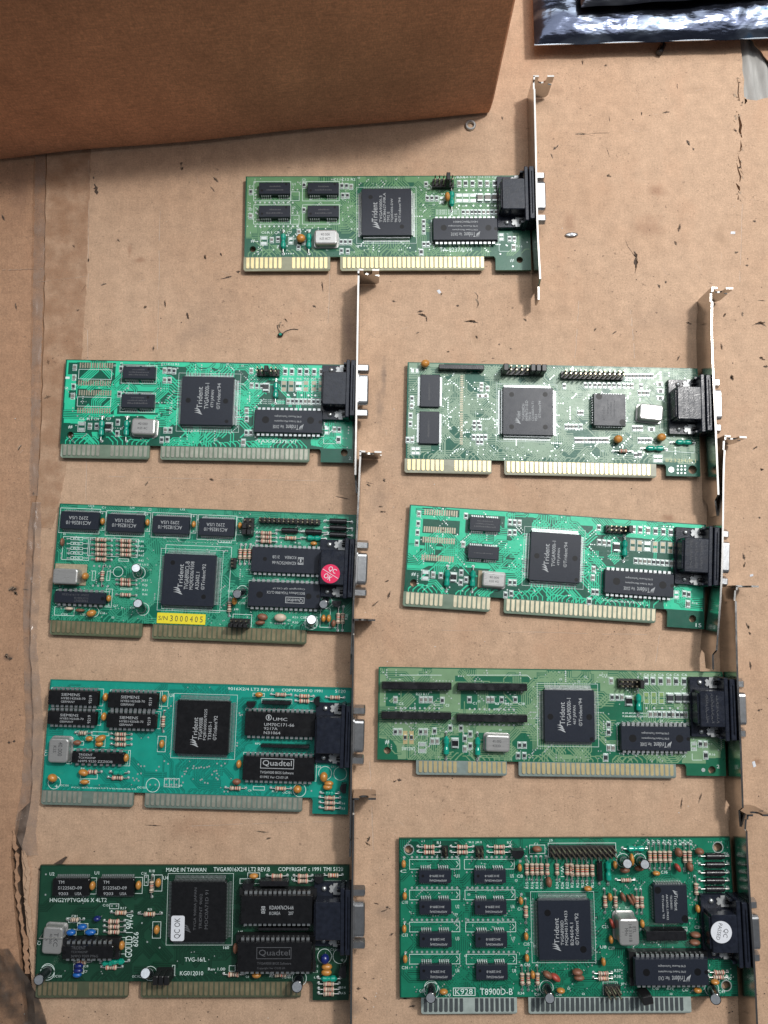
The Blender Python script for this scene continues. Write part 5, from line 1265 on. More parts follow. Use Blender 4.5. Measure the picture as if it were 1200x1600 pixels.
o = put('serial_label', lb.mesh('serial_label', [M_YELLOW]), c.root); tb = MB()
w_ = r[2]-r[0]; h_ = r[3]-r[1]
text_into(tb,'S/N',r[0]+w_*.03,r[1]+h_*.30,r[0]+w_*.22,r[1]+h_*.70,0,.63)
for k, ch in enumerate('3000405'): text_into(tb,ch,r[0]+w_*(.27+.103*k),r[1]+h_*.22,r[0]+w_*(.27+.103*k+.058),r[1]+h_*.78,0,.63)
put('printing', tb.mesh('printing', [M_INK]), o); o['label'] = 'yellow serial number label'
c.V(310,775,4.444)
c.chip('memory_chip',5,152,248,282,'soj',17,180,ML); c.fr(0,128,258,312)
c.cap(288,205,1,2.2,3.6,3.0); c.fr(268,145,305,272)
c.t('FCC ID:J4UVGA414Y2',-215,312,132,330); c.fr(138,305,230,328); c.t('2222',150,309,222,324)
c.fr(-225,336,206,800)
c.header(318,152,382,278,2,3,caps=[(0,0,1),(1,0,1),(0,1,1)],hp=6.5)
c.header(425,150,845,202,13,2,hp=7.5)
c.ind(635,240,0,8.5,14,True); c.ind(800,250,0,8.5,14,True)
for y in (175,222,270): c.ind(970,y,0,9.0,14,True)
for y in (257,286,315): c.res(470,y,0,5.8,10)
c.res(640,292,0,5.8,11); c.ind(800,293,0,6.5,12); c.cap(800,330,0,2.2,3.6,2.4)
for x in (290,322,355): c.res(x,403,1,5.6,10)
c.header(228,430,262,500,1,3,hp=6)
c.chip('ramdac_chip',372,350,855,545,'dip',14,180,[('#ring',.27,.38,.34,.62),('#box',.265,.36,.345,.64),('KDA0475CN-66',.37,.34,.70,.46),('KOREA',.37,.56,.53,.67),('212B',.60,.56,.70,.67)],dims=[(462,437,1.1)],sock=False)
c.chip('bios_chip',350,592,842,785,'dip',14,180,[('#box',.22,.20,.48,.44),('Quadtel',.24,.24,.46,.40),('BIOS Software TVGA 8900 CL/CX',.22,.54,.74,.64),('Copyright© QP C42.1P',.22,.72,.66,.80)],dims=[(425,685,1.7),(765,697,1.5)])
c.elec(305,665,268,680,2.3,9.5); c.cap(250,730,1,2.8,4.2,4); c.res(215,770,1,5.4,9)
c.header(225,848,357,915,4,2,caps=[(0,0,1),(1,0,1),(2,0,1),(3,0,1)],hp=7.5)
c.fr(240,818,368,912)
c.cap(445,840,0,3.6,5.6,3.4,M_BROWN,a=-10); c.cap(428,880,0,2.2,5.2,3.0,M_BROWN,a=5); c.cap(568,845,0,4.2,6.4,3.8,M_RTAN); c.vr(535,885,600,885,5,.5)
c.elec(783,880,785,858,2.5,9.5); c.fr(745,835,820,915,.2)
c.elec(885,735,868,752,2.3,8.5); c.to92(960,738,180)
for x, m_ in ((868,M_ORANGE),(905,M_ORANGE),(938,M_BROWN)): c.cap(x,850 if x < 930 else 885,1,2.4,4.0,3.0,m_)
c.res(970,850,1,5.6,12); c.res(1002,850,1,5.6,12)
c.fr(848,780,912,915); c.t('R31',655,835,690,850); c.t('C28',708,835,745,852); c.t('R30',655,870,692,886); c.t('R23',206,652,242,668); c.t('C10',275,735,325,752); c.t('J8',245,780,278,796); c.t('R28',1018,820,1035,858,90)
c.bracket([(561.7,705),(558.2,794),(552.4,912),(547.6,1022)], 888.6, (546.5,1054))
o = MB(); p = c.L(917,540,11.6); o.disc(0,0,11.75,4.75,32); o.cyl((0,0,11.62),(0,0,11.75),4.75,seg=32,cap=False)
so = put('round_sticker', o.mesh('round_sticker',[M_PINK]), c.root, (p[0],p[1],0), R(-30)); so['label'] = 'round red QC OK sticker'
tb = MB(); text_into(tb,'QC',-2.3,.7,1.9,3.4,0,11.78); text_into(tb,'OK',-2.3,-3.3,1.9,-.7,0,11.78); tb.rect(-4.5,-.12,4.5,.12,11.78)
put('printing', tb.mesh('printing',[M_WHITE]), so)
c.finish(15, density=2.4, moat=0, micro=160)

# ================================================================== card D
c = Card('plain teal graphics card in the left column, four large memory chips at its left end',
   (78.75,1061.5),(547.5,1074.8),[(64.2,1256),(207.5,1262)],[(225.6,1262),(471.6,1270)],(65.8,1234.4),[(487.8,1271.6),(543.5,1272.5)],
   ('teal_dark',(0.006,0.185,0.140)),('teal_light',(0.010,0.300,0.225)),TINC,('grey',(0.15,0.20,0.17)),(68.3,203.75),(229.8,468.6))
c.V(60,1050,4.8)
c.pour([(92,60),(1200,100),(2360,140),(2380,1080),(2060,1060),(2050,960),(1200,920),(28,880)])
SL = [('SIEMENS',.27,.20,.63,.38),('HYB514256B-70',.27,.46,.74,.60),('GERMANY',.27,.68,.54,.82)]
for (a, b, x, y) in ((75,135,445,255),(68,292,430,402),(522,152,892,278),(512,308,880,428)):
    o = c.chip('memory_chip',a,b,x,y,'dip',10,0,SL,top=5.2,m=M_EPOXY2)
for (a, b) in ((378,205),(368,355),(828,222),(818,370)):
    tb = MB(); q = c.L(a+12,b,5.2); text_into(tb,'9219',q[0]-.75,q[1]-2.0,q[0]+.75,q[1]+2.0,90,5.24); put('date_print', tb.mesh('date_print',[M_MARK]), c.root)
c.cap(502,188,1,2.6,4.2,3.6); c.cap(490,335,1,2.6,4.2,3.6); c.cap(943,200,1,2.6,4.0,3.2,oval=1); c.cap(925,540,1,2.6,4.2,3.2,oval=1)
c.res(935,372,1,5.6,10); c.res(330,458,0,3.8,8,k=3); c.fr(288,440,368,475); c.fr(402,445,530,480)
c.cap(380,500,0,2.6,3.6,3.0); c.cap(465,500,0,3.4,5.6,4.0,a=25); c.cap(455,540,0,2.8,4.0,3.0); c.cap(290,530,0,2.6,4.2,3.0,M_BROWN); c.fr(255,515,340,550); c.fr(355,485,410,515); c.fr(430,480,500,560)
for y in (468,504,545): c.res(615,y,0,5.6,10)
c.xtal(80,497,217,684,5.0,[('40.000',.15,.30,.72,.52),('KSS',.30,.60,.58,.76)],rot=-90)
c.fr(225,500,250,690)
c.chip('clock_chip',250,598,640,694,'dip',8,0,[('TRIDENT',.14,.16,.40,.34),('TCK9002NP',.14,.42,.46,.58),('169PS 9220 ZZZ0DB',.14,.68,.78,.86)],m=M_EPOXY2)
c.cap(658,645,1,2.6,4.2,3.4,oval=1)
c.cap(105,795,0,3.8,4.8,4.4,a=-25,name='tantalum_capacitor'); c.ring(120,828,47); c.cap(337,755,0,3.2,5.0,3.8,a=-15); c.res(405,750,0,4.8,8); c.fr(312,800,445,765); c.cap(345,825,0,2.4,4.6,2.8); c.fr(312,808,385,840)
c.ind(600,755,0,5.0,9); c.res(592,795,0,5.6,10)
c.ring(858,848,50); c.vs((838,845),(878,845))
c.fr(945,795,1055,865); c.ln((982,795),(982,865)); c.ln((1018,795),(1018,865)); c.vr(960,805,1035,805,3,.55); c.vr(960,845,1035,845,3,.55)
c.t('FCC ID:HNG2YPTVGA06X4LT2',250,860,735,884); c.t('OC101',165,842,225,858); c.t('OC102',742,858,805,874); c.t('+',125,845,148,868); c.t('J9',1055,845,1078,864); c.t('U6',985,160,1020,188); c.t('CY1',48,585,66,630,90); c.t('R4',320,715,345,732)
c.vs((825,490),(945,668),(990,612),(973,688),(905,710),(885,738),(750,692),(770,706),(795,706),(770,760),(745,765),(710,795),(738,800),(720,812),(752,815),(1118,722),(1108,745),(1097,765),(1078,782),(1085,828),(1165,705),(1185,720),(1160,722),(975,270),(995,255),(948,295))
c.V(0,0,1)
c.chip('graphics_chip',277.2,1093.5,356,1180,'qfp',40,90,[('#logo',.12,.26,.28,.44),('Trident',.27,.32,.68,.41),('TVGA9000B',.27,.43,.68,.50),('FQB160035/9225',.27,.52,.84,.58),('T33603-1',.27,.61,.60,.67),("©Trident'92",.27,.70,.72,.77)],dims=[(290,1108,1.2),(344.5,1109,1.2),(287,1165,1.2),(342,1166,1.2)],m=M_EPOXY2)
c.V(310,1050,4.444)
c.t('9016X2/4 LT2 REV.B',206,105,525,134); c.t('COPYRIGHT © 1991',580,114,860,142); c.t('5120',950,122,1022,146)
c.cap(420,158,0,2.6,4.2,3.2); c.fr(378,145,460,172); c.res(572,158,0,5.6,10); c.bar(440,196,642,232,5.5); c.fr(440,182,650,222); c.to92(368,215,180); c.res(735,168,0,5.4,9); c.res(735,203,0,5.4,9); c.to92(832,200,90,4.4); c.res(948,178,0,5.4,9)
c.chip('ramdac_chip',325,272,808,455,'dip',14,0,[('#ring',.29,.12,.39,.36),('UMC',.40,.24,.60,.36),('UM70C171-66',.28,.46,.70,.58),('9217A',.28,.63,.47,.73),('N31064',.28,.79,.51,.90)],dims=[(390,365,1.7),(727,370,1.7)],m=M_EPOXY2,top=5.0)
c.bar(430,502,768,535,5.5); c.t('RP2',395,490,430,504)
c.chip('bios_chip',310,580,802,765,'dip',14,0,[('#box',.25,.10,.71,.50),('Quadtel',.28,.17,.68,.42),('TVGA9000 BIOS Software',.25,.60,.71,.70),('©1992 Ver C3.03 LR',.25,.78,.64,.88)],dims=[(375,670,1.7),(722,680,1.7)],m=M_EPOXY2,top=5.0)
c.cap(280,640,1,2.6,4.2,3.4); c.cap(265,762,0,3.0,4.4,3.6,M_BROWN); c.res(255,808,0,5.6,10); c.res(570,810,0,5.6,10); c.cap(688,815,0,3.8,4.2,4.2,name='tantalum_capacitor'); c.ring(702,820,44); c.fr(380,792,460,822)
c.ring(880,702,45); c.ring(985,705,45); c.cap(870,730,1,4.0,5.0,4.2,name='tantalum_capacitor'); c.cap(905,775,0,2.8,4.8,3.2); c.cap(897,800,0,2.8,4.8,3.2); c.ind(910,843,0,4.4,9)
for y in (874,910,946): c.res(912,y,0,5.4,10)
c.to92(1015,805,90); c.t('C10',815,650,850,665); c.t('C11',920,650,950,665); c.t('R14',982,905,1018,920); c.t('R15',982,940,1018,955); c.t('CONN-15',825,370,842,500,90); c.t('C9',345,815,368,830); c.t('R13',512,820,548,835); c.t('OC103',585,828,650,845)
c.vs((285,285),(305,297),(290,300),(270,492),(268,512),(180,830),(205,830),(205,805),(75,655),(60,660),(40,665),(20,660),(5,665),(110,690),(125,685),(95,712),(130,705),(135,745),(25,745),(15,750),(45,768),(65,772),(185,635),(160,650),(130,635),(125,735),(785,825))
c.bracket([(551,968),(549.5,1100),(547,1229),(546,1310)], 1149.5, (545.5,1338))
c.finish(16, density=.35, moat=0, fat=False)

# ================================================================== card E
c = Card('dark green graphics card with a white QC OK label, lowest card of the left column',
   (62.9,1352),(545,1351.7),[(55.2,1558.75),(199.6,1559.8)],[(219.8,1559.8),(469.9,1560.5)],(55.2,1533.75),[(488.5,1562.8),(545,1562.8)],
   ('deep',(0.007,0.036,0.020)),('forest',(0.012,0.060,0.033)),BRASSC,('moss',(0.085,0.10,0.06)),(61.5,196.9),(225,466.8))
c.V(50,1340,4.8)
c.pour([(64,60),(2380,55),(2380,1060),(2110,1060),(2110,930),(30,925)])
for (a, b) in ((155,162),(492,162)):
    c.chip('memory_chip',a,b,a+270,b+128,'soj',18,0,[('TM',.16,.10,.32,.27),('S12256D-09',.16,.42,.80,.60),('9203',.18,.76,.44,.92),('USA',.62,.76,.80,.92)],m=M_EPOXY2)
c.cap(453,212,1,2.8,4.2,3.4,oval=1); c.cap(798,208,1,2.8,4.2,3.4,oval=1); c.cap(946,190,1,2.8,4.2,3.4,oval=1); c.res(896,220,1,5.4,10); c.cap(935,542,1,2.8,4.2,3.4,oval=1); c.cap(673,660,1,2.8,4.2,3.4,oval=1)
c.t('U2',133,110,168,134); c.t('U1',470,102,503,127); c.t('HNG2YPTVGA06 X 4LT2',135,303,560,333); c.t('C14',820,108,858,128); c.t('R18',880,90,920,110); c.t('U4',985,138,1022,165); c.t('C15',532,348,575,366); c.t('R17',665,370,708,388); c.t('R5',870,380,900,396); c.t('C81',298,430,340,448)
c.fr(582,345,652,385); c.fr(842,130,872,210); c.vs((600,362),(635,362),(858,145),(858,185))
c.res(665,415,0,5.6,10); c.res(880,425,0,5.6,11)
for y in (480,520,560): c.res(612,y,0,5.6,10)
c.res(318,468,0,3.8,8,k=3); c.fr(275,450,362,488); c.cap(488,458,0,2.6,3.6,3.6,M_NAVY); c.cap(375,520,0,2.8,4.8,3.4,M_BLUE); c.cap(292,562,0,2.8,4.6,3.4,M_BLUE); c.cap(438,560,0,2.8,5.4,3.4,M_BLUE)
c.fr(258,535,333,582); c.fr(340,492,420,545); c.fr(395,532,495,575)
c.xtal(82,522,222,727,5.0,[('TXC',.20,.22,.70,.44),('40.000',.24,.52,.62,.66),('W',.40,.74,.52,.88)],rot=-90,ang=-3)
wr = MB(); a_ = c.L(48,607,5.3); b_ = c.L(235,607,5.3); wr.path([(a_[0]-.2,a_[1],-.2),(a_[0]+.4,a_[1],5.2),(b_[0]-.4,b_[1],5.2),(b_[0],b_[1],.1)], .28, 6); put('retaining_wire', wr.mesh('retaining_wire',[M_WIRE]), c.root)
c.chip('clock_chip',228,662,608,762,'dip',9,0,[('TRIDENT',.18,.06,.46,.28),('TCK9002NP',.18,.38,.50,.54),('369PO 9209 P96G',.18,.66,.70,.84)],sock=True,m=M_EPOXY2,mk=M_MARKDIM)
c.ind(640,782,0,6,10); c.ind(568,792,0,5,8); c.res(592,826,0,5.6,10)
c.cap(350,812,0,2.6,4.4,3.2,M_NAVY); c.cap(345,848,0,2.6,4.6,3.2,M_NAVY); c.cap(338,880,0,2.4,4.4,3.0,M_BLUE); c.fr(312,795,388,870); c.res(372,785,0,4.5,8)
c.elec(115,852,50,918,2.4,10.5); c.ring(115,862,52); c.elec(885,872,850,868,2.4,10.5)
c.header(940,828,1062,900,3,2,caps=[(0,0,2),(1,0,2),(2,0,2)],hp=8.5)
c.fr(1052,805,1072,885)
c.t('OC101',160,880,222,898); c.t('OC102',752,882,818,900); c.t('C8',390,805,422,822); c.t('C7',390,845,415,862); c.t('CY',42,620,66,655,90)
c.t('GOULD 1 94V-0',708,425,750,748,90); c.t('9209',762,558,796,668,-90)
c.vs((825,490),(865,632),(958,675),(755,410),(812,408),(962,408),(102,278),(105,125))
c.V(0,0,1)
c.chip('graphics_chip',268,1378,351.6,1472.5,'qfp',40,90,[('#logo',.15,.20,.30,.38,1),('TVGA 9000A JAPAN',.20,.42,.90,.48,1),('TRIDENT 9002',.22,.52,.80,.57,1),('MOC0A71D 91',.22,.62,.86,.68,1)],dims=[],m=M_EPOXY2)
lb = MB(); r = c.rc(267.7,1430.8,287.6,1470.5,3.8); lb.rbox(r[0],r[1],3.72,r[2],r[3],3.82,1.0,.03,0,4); lo = put('inspection_label', lb.mesh('inspection_label',[M_WHITE]), c.root); lo['label'] = 'white QC OK label'
tb = MB(); text_into(tb,'QC OK',r[0]+1.6,r[1]+1.2,r[2]-1.6,r[3]-1.0,90,3.85); put('printing', tb.mesh('printing',[M_INK]), lo)
c.V(300,1340,4.286)
c.t('MADE IN TAIWAN',-172,68,95,94); c.t('TVGA9016X2/4 LT2 REV.B',145,64,522,92); c.t('COPYRIGHT c 1991 TMI 5120',578,64,1012,90)
c.cap(413,124,0,2.6,4.6,3.2); c.fr(372,100,455,140); c.res(568,124,0,5.6,10); c.bar(450,156,645,196,6); c.to92(378,178,180,5.4); c.res(742,125,0,5.4,9); c.res(742,158,0,5.4,9); c.res(945,120,0,5.4,9); c.to92(852,132,180)
c.fr(320,140,650,175); c.ln((890,155),(1050,155)); c.t('L1',668,128,690,150)
c.chip('ramdac_chip',328,254,808,446,'dip',14,0,[('#box',.29,.38,.34,.62),('#ring',.29,.42,.34,.58),('KDA0476CN-66',.40,.36,.73,.49),('KOREA',.40,.56,.55,.67),('207',.66,.56,.73,.67)],sock=True,m=M_EPOXY2)
c.bar(440,472,782,492,5)
c.chip('bios_chip',305,566,803,768,'dip',14,0,[('#box',.26,.18,.72,.56,1),('Quadtel',.29,.26,.70,.48,1),('TVGA9000 BIOS Software',.27,.66,.72,.74,1),('Copyright Ver C3.02 LR',.27,.82,.64,.90,1)],sock=True,m=M_EPOXY2)
c.t('TVG-16/L',-48,668,95,696); c.t('KG012010',-80,760,75,788); c.t('Rev 1.00',108,736,222,756); c.t('160',210,592,248,612); c.t('U5',310,490,340,516)
c.res(278,785,0,5.6,10); c.cap(432,788,0,2.6,4.6,3.2); c.res(592,787,0,5.6,10); c.elec(718,812,703,866,2.6,10.5); c.cap(290,610,1,2.4,5,3,M_BROWN)
c.fr(248,722,290,762); c.t('C9',360,790,382,805); c.t('OC103',600,790,660,808); c.t('R13',520,785,560,800)
c.ring(888,660,45); c.ring(990,660,45); c.cap(890,680,1,4.4,4.8,4.4,M_NAVY,name='tantalum_capacitor'); c.cap(903,733,0,3.0,5.2,3.2); c.cap(900,770,0,3.0,5.2,3.2); c.ind(918,812,0,7,11)
for y in (848,884,914): c.res(915,y,0,5.4,10)
c.to92(1020,758,90,5.4); c.t('C12',810,718,845,733); c.t('C13',806,755,842,770); c.t('L2',818,795,845,808); c.t('R14',990,862,1028,876); c.t('R15',990,900,1028,914); c.t('C10',825,605,850,618); c.t('C11',925,608,960,622); c.t('+',995,675,1015,696)
c.bracket([(551,1248),(550,1340),(548.5,1450),(547,1600),(546,1640)], 1436.5)
c.finish(17, density=.5, moat=0, fat=False)

# ================================================================== card H (R3)
c = Card('olive green graphics card with four black socket strips at its left end',
   (591.7,1042),(1128.7,1049.7),[(650,1210.5),(791.9,1211.9)],[(810.5,1213.5),(1056.7,1216.9)],(650,1187.8),[(1072.7,1211.5),(1127.3,1213)],
   ('fern',(0.012,0.130,0.068)),('leaf',(0.185,0.315,0.175)),GOLD,('slate',(0.22,0.27,0.25)),(657,787.7),(818.5,1050),
   holes=[(605.2,1172.7,1.8),(1112.7,1203,1.9)],leftfoot=True)
c.V(580,1035,4.286)
c.pour([(52,35),(1090,50),(2340,70),(2340,640),(2240,640),(2240,700),(2080,700),(2080,600),(1960,600),(1960,560),(2130,520),(2100,330),(1090,100),(1060,470),(600,470),(400,520),(310,640),(180,650),(170,560),(140,520),(45,505)])
c.clear(100,190,460,320); c.clear(560,90,1060,135); c.clear(600,190,1040,320)
for (a, b, x, y) in ((72,135,540,180),(68,335,538,380),(577,143,1047,188),(573,352,1048,398)): c.bar(a,b,x,y,5.2,'socket_strip',.5,holes=1)
for x, y in ((162,250),(335,250),(365,250),(398,250),(477,255),(658,250),(785,250),(812,250),(875,250),(966,250),(163,465),(195,465),(332,465),(365,465),(425,460),(530,440),(602,440),(410,528),(442,528),(628,510),(628,580),(664,560),(664,480),(995,555),(1028,555),(985,625),(1026,625)): c.smd(x, y)
for x in (228,270): c.padrow(x,480,x,525,2,2.2,3.2,GOLD); c.smd(x,502,1,0,M_SMDK)
c.smd(342,570,1,2,M_SOLDER); c.smd(562,540,1,2,M_PLASTIC)
c.ind(503,560,1,8.5,13); c.ind(713,565,1,8.5,13)
c.xtal(766,487,930,602,4.8,[('40.000',.28,.28,.64,.44),('KSS3D',.30,.56,.62,.70)],ang=-1)
c.vr(165,305,455,308,10); c.vr(165,405,300,406,5); c.vr(660,312,955,316,10); c.vr(660,415,955,420,10)
c.t('R23 R17',300,202,388,222); c.t('C5',185,268,215,285); c.t('C11',418,275,455,292); c.t('C3',498,278,522,296); c.t('#',92,518,122,548); c.t('C1',680,265,705,282); c.t('R3',830,268,855,284); c.t('R4',895,268,922,284); c.t('C38',985,268,1028,286); c.t('SW1SW2',205,565,295,590)
c.ln((640,85),(1045,85),(1070,110)); c.ln((190,85),(470,85))
c.V(0,0,1)
c.chip('graphics_chip',850,1077.5,930,1160.3,'qfp',40,90,[('#logo',.17,.24,.34,.42),('Trident',.33,.31,.76,.41),('TVGA9000i-1',.31,.45,.84,.53),('467 JAPAN',.34,.57,.70,.64),("©Trident'94",.31,.68,.84,.75)],dims=[(860,1119.8,1.5),(920.7,1120.5,1.5),(924.5,1155,1)])
c.V(850,1035,3.75)
c.header(430,94,565,148,5,2,caps=[(4,0,2)],hp=7)
c.smd(395,108); c.smds((108,112),(600,640,685,732,775,822),1,1); c.smds(205,(400,430,458)); c.smd(497,225,1,2,M_PLASTIC)
c.ind(555,237,1)
for x in (600,643,688): c.padpair(x,208,M_PADOLIVE)
for x in (738,785,828): c.smd(x,208,1,2,M_SMDK)
c.vr(600,268,830,268,6,.6); c.smds((304,308),(625,653,678,705,733,757,783,808,832)); c.vr(460,355,840,358,13,.8); c.vr(462,532,750,540,11,.6)
for k in range(2): c.t('R3R4R5R8R9R10', 460, 292+k*18, 605, 304+k*18)
for x in (600,640,685,732,775,822): c.t('C6',x-16,65,x+16,80)
c.t('C13',335,68,370,82)
c.chip('bios_chip',449,370,862,522,'dip',14,180,BIOS,dims=[(520,445,1.9),(795,447,1.9)])
for x, y in ((380,365),(380,410),(380,500),(406,502),(918,478),(948,480)): c.smd(x, y)
c.smd(363,558,1,1); c.smd(950,545,1,1); c.smd(878,492,1,1,M_SOLDER)
c.t('R16',968,532,1003,546); c.t('U5',808,540,830,556); c.t('2',1012,600,1028,620); c.ln((868,535),(868,572),(925,572)); c.via.disc(*c.L(933,630),.1,1.0,12)
c.bracket([(1150,915.7),(1148,939),(1150,1044),(1155.3,1149),(1159,1262)], 1107.6, (1154.5,1291), emb=True)
c.finish(18, density=1.0, micro=240, moat=4)

# ================================================================== card I (R4)
c = Card('green graphics card with eight small memory chips and a white QC PASSED sticker',
   (623.2,1309.8),(1140.5,1307.7),[(658.2,1585),(808.2,1585.8)],[(826.2,1585),(1080.6,1582.9)],(625.5,1559),None,
   ('viridian',(0.004,0.070,0.042)),('green',(0.010,0.185,0.105)),DARKC,('pale',(0.36,0.42,0.39)),(665.2,801),(833.1,1065.7),
   holes=[(639,1327.5,2.0),(1121.7,1323.8,2.2),(1134.9,1540,2.1)],leftfoot=True)
c.V(615,1300,4.286)
c.pour([(40,45),(2240,35),(2260,1100),(45,1105)]); c.clear(60,60,450,170)
MI = [('AM5M44256AJ',.14,.14,.66,.34),('3H12B9I-8',.22,.48,.66,.64)]
for j, (y0, y1) in enumerate(((257,343),(462,553),(677,773),(892,992))):
    for (x0, x1, sx0, sx1) in ((168+j*2,386+j*2,105,445),(538+j*4,755+j*4,472+j*4,810+j*5)):
        c.chip('memory_chip',x0,y0,x1,y1,'soj',13,180,MI,skip=(5,6,7),dims=[(x0+28,y0+38,.7)])
        c.fr(sx0,y0-75,sx1,y0-8); c.vr(sx0+18,y0-89,sx1-20,y0-89,10,.62); c.vs((sx0+18,y0+12),(sx0+50,y0+12)); c.ln((sx1-25,y0-60),(sx1-10,y0-42),(sx1-25,y0-24))
        c.t('U%d' % (1+j+(4 if x0 > 500 else 0)), sx1-30, y0+25, sx1-5, y0+48)
for x in (238,460,708):
    for y in (101,137): c.res(x,y,0,5.6,11)
c.header(325,95,365,160,1,3,hp=7); c.header(548,95,602,165,2,2,hp=8); c.to92(830,132,180,6)
c.cap(962,115,0,3.0,4.8,4.5,M_BROWN,oval=1)
for (x, y) in ((68,215),(75,430),(72,650),(78,852),(845,240),(853,462),(888,700),(893,845)): c.cap(x,y,1,2.2,3.8,3.2); c.via.disc(*c.L(x+3,y-45),.1,.7,8)
for t_, x, y in (('C',65,262),('C10',75,470),('C33',75,690),('C34',75,908),('C8',845,295),('C14',850,515),('C35',890,750),('C36',895,888)): c.t(t_, x-20, y-10, x+20, y+10)
for x in (893,928,960,992,1030,1095,1162,1192): c.res(x,250,1,5.6,11)
c.t('W-1',1118,225,1142,300,-90)
for i, x in enumerate((893,928,960,992,1095,1130,1162)): c.t(('R15','R16','R14','R20','R24','R26','R22')[i], x-10, 335, x+10, 378, 90)
c.cap(1040,337,1,3.0,5.0,4.5,M_BROWN); c.res(887,535,1,5.6,11)
c.elec(252,1045,248,1112,2.4,11); c.elec(1025,1045,1046,1115,2.4,11); c.cap(335,1070,0,2.4,4.2,3.4); c.cap(1120,1063,0,2.4,4.2,3.4)
for x in (862,903,965): c.res(x,985,1,5.6,11)
c.cap(932,958,1,2.2,3.8,3.2); c.cap(1033,958,0,3.0,5.0,4.2,M_BROWN,a=-30); c.cap(1085,975,0,3.0,5.4,4.2,M_RED,a=-35); c.cap(1080,975,0,1,1,1,M_RED)
c.ring(255,1060,50)
c.t('K928',412,1050,530,1088); c.silk.frame(*c.rc(398,1042,548,1096),.3,.075); c.t('T8900D-B',578,1048,798,1090)
c.t('C42',172,1055,208,1072); c.t('C43',345,1082,382,1098); c.t('R34',832,1070,875,1088); c.t('C44',945,1078,985,1096); c.t('C45',1085,1080,1125,1096); c.t('J5',1040,48,1066,66); c.t('C1',940,72,965,88); c.t('R1',290,62,315,80); c.t('R2 JR2',505,62,592,78); c.t('R3',760,62,785,78)
c.V(0,0,1)
c.chip('graphics_chip',840,1406.8,925.4,1500,'qfp',40,90,[('#logo',.14,.24,.28,.42),('Trident',.27,.30,.70,.39),('TVGA8900D',.25,.42,.66,.48),('MQ0H013/9433',.25,.50,.82,.565),('B24604.1',.25,.60,.62,.66),("©Trident'92",.25,.69,.78,.76)],dims=[(855.5,1426.5,1.6),(911.5,1483.5,1.6)])
c.header(858,1321,961,1338,13,2,hp=9)
c.silk.frame(*c.rc(856,1317,963,1339),.22,.075)
c.V(890,1300,3.871)
for x in (15,48,78,105,138): c.res(x,233,1,5.6,11)
c.ind(182,235,1,9,13,True); c.ind(235,237,1,9,13); c.cap(276,200,1,2.2,3.8,3.2)
c.ind(400,102,0,8,12); c.elec(325,172,350,192,2.3,9.5); c.elec(425,172,456,196,2.3,9.5); c.cap(377,168,1,2.2,6.0,3.6); c.cap(335,232,0,2.6,5.0,3.0,M_BROWN); c.cap(422,222,0,2.4,4.6,3.0,M_BROWN)
for x in (487,517,548,577,607,697,728): c.res(x,150,1,5.6,12)
c.cap(660,125,1,3.4,4.4,4.5,M_BROWN); c.cap(787,118,0,3.2,4.2,4.5,M_BROWN); c.cap(655,217,1,2.4,4.4,4.2,M_RED,a=25); c.cap(728,212,1,3.2,4.6,4.2,M_BROWN)
c.cap(525,250,0,2.2,3.8,3.2); c.res(342,292,0,5.2,9); c.cap(112,343,0,2.4,4.0,3.2)
for y in (147,198,248,296,345): c.ind(880,y,0,9.2,14,True)
for i, y in enumerate((130,182,232,283,332)): c.t('L%d' % (4+i), 932, y-8, 958, y+8)
c.res(767,345,1,5.6,11); c.cap(775,465,1,2.2,3.8,3.2)
c.chip('ramdac_chip',507,322,720,554,'plcc',11,-90,[('#logo',.12,.26,.26,.44),('Trident',.26,.30,.66,.40),('TKD8001',.26,.46,.62,.52),('AK6935.1/9432',.24,.58,.90,.64),("©Trident '93",.26,.70,.86,.76)],dims=[(533,352,1.7),(698,525,1.7)])
c.res(216,422,1,5.6,11); c.res(279,425,1,5.6,11); c.cap(245,395,1,2.2,3.8,3.2); c.cap(325,395,1,2.2,4.8,3.6,M_BROWN,a=20); c.cap(368,412,1,1.8,6,3.6,M_BROWN,a=30); c.cap(385,405,1,2.0,4.8,3.6,M_BROWN,a=15); c.res(409,425,1,5.6,11); c.res(438,425,1,5.6,11)
c.cap(257,555,1,2.0,5.0,3.6,M_RED,a=20); c.cap(251,652,1,2.2,3.8,3.2); c.cap(440,555,1,2.2,3.8,3.2)
c.xtal(297,527,425,690,9.5,[('ETL',.28,.16,.52,.32),('14.31818',.20,.36,.84,.52),('MHz',.34,.56,.62,.72)],rot=-90)
c.bar(462,600,712,660,6.5,'resistor_network',.6); c.cap(762,622,0,2.6,5.2,4.2,M_BROWN); c.cap(757,668,0,2.6,5.2,4.2,M_BROWN); c.fr(455,575,712,600); c.vr(470,592,700,592,8,.6)
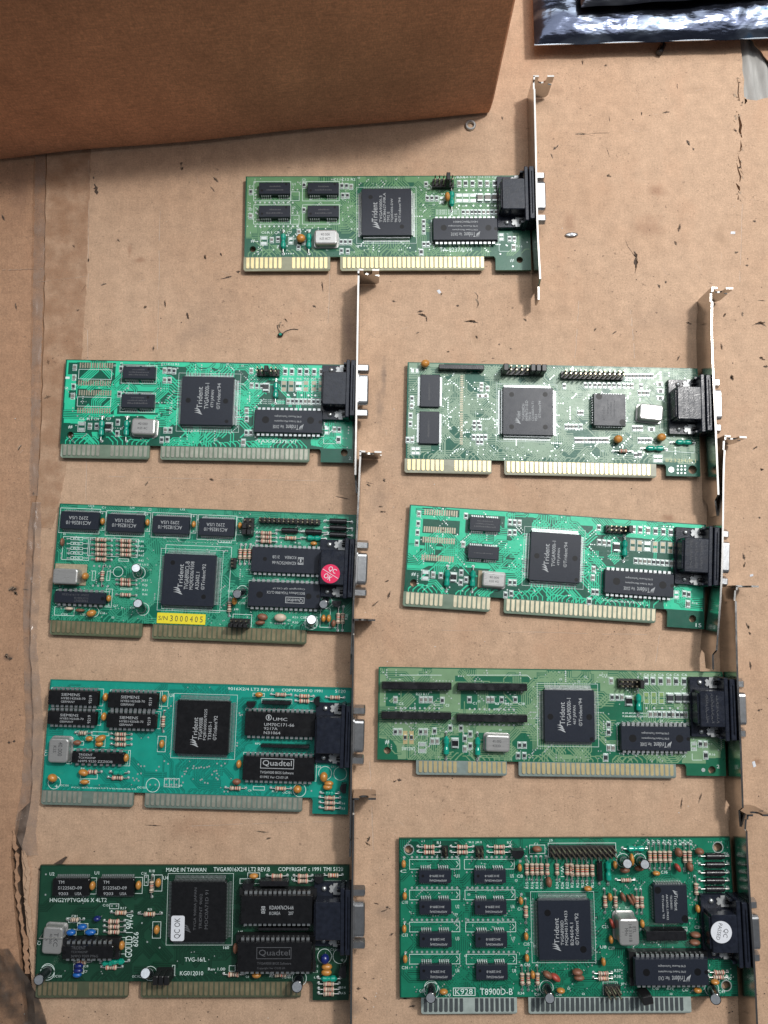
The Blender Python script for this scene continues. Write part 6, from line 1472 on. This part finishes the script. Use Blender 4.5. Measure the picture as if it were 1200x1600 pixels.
c.chip('bios_chip',392,768,845,930,'dip',14,180,[('#logo',.24,.12,.31,.42),('Trident',.32,.18,.50,.38),('Ver. C4.3',.53,.22,.68,.36),("©'90 Trident Microsystems",.31,.48,.68,.58),("©'90 Phoenix Technologies",.31,.68,.68,.78)],sock=True,dims=[(465,850,1.7),(775,847,1.7)])
c.cap(205,787,1,2.2,3.8,3.2); c.res(205,857,0,5.2,9); c.res(205,887,0,5.2,9); c.header(207,925,305,985,3,2,hp=8); c.fr(200,905,292,985,.2)
o = c.box('jumper_cap',442,995,508,1048,2.0,10.5,M_HDR); o.rotation_euler = (0,0,R(12))
c.cap(48,848,0,3,5.2,4.2,M_BROWN); c.cap(58,882,0,2.6,5.2,3.8,M_BROWN); c.cap(775,958,0,2.4,4.0,3.2); c.cap(880,908,0,2.4,4.2,3.4); c.res(905,850,0,5.4,9); c.res(902,880,0,5.4,9)
c.elec(862,950,883,1012,2.5,11)
for t_, x, y in (('R37',290,838),('R38',290,873),('JP6',328,920),('C25',215,572),('C29',253,702),('U8',203,695),('C47',700,955),('C49',920,965),('C15',572,243),('JP1',440,590),('C20',775,575),('R40',958,885),('C46',520,945),('R39',608,945)): c.t(t_, x-20, y-9, x+20, y+9)
for i, x in enumerate((15,48,78,105,138)): c.t(('R25','R24','R23','W1','R21')[i], x-9, 290, x+9, 335, 90)
for i, x in enumerate((478,507,540,577,607,640,670,700,735)): c.t('R7', x-10, 45, x+8, 78, 90)
c.t('XC17',335,450,362,465)
c.bracket([(1166.7,1273.7),(1164.5,1300),(1168,1375),(1176.8,1498.6),(1181.3,1600),(1183,1640)], 1456)
p = c.L(917,605,11.6); o = MB(); o.disc(0,0,11.78,5.0,32); o.cyl((0,0,11.62),(0,0,11.78),5.0,seg=32,cap=False)
so = put('round_sticker', o.mesh('round_sticker',[M_WHITE]), c.root, (p[0],p[1],0), R(-103)); so['label'] = 'round white QC PASSED sticker'
tb = MB(); text_into(tb,'QC',-2.0,.7,2.0,3.2,0,11.8); text_into(tb,'PASSED',-3.8,-1.9,3.8,-.1,0,11.8); put('printing', tb.mesh('printing',[M_INK]), so)
c.finish(19, density=2.0, moat=5, micro=260)
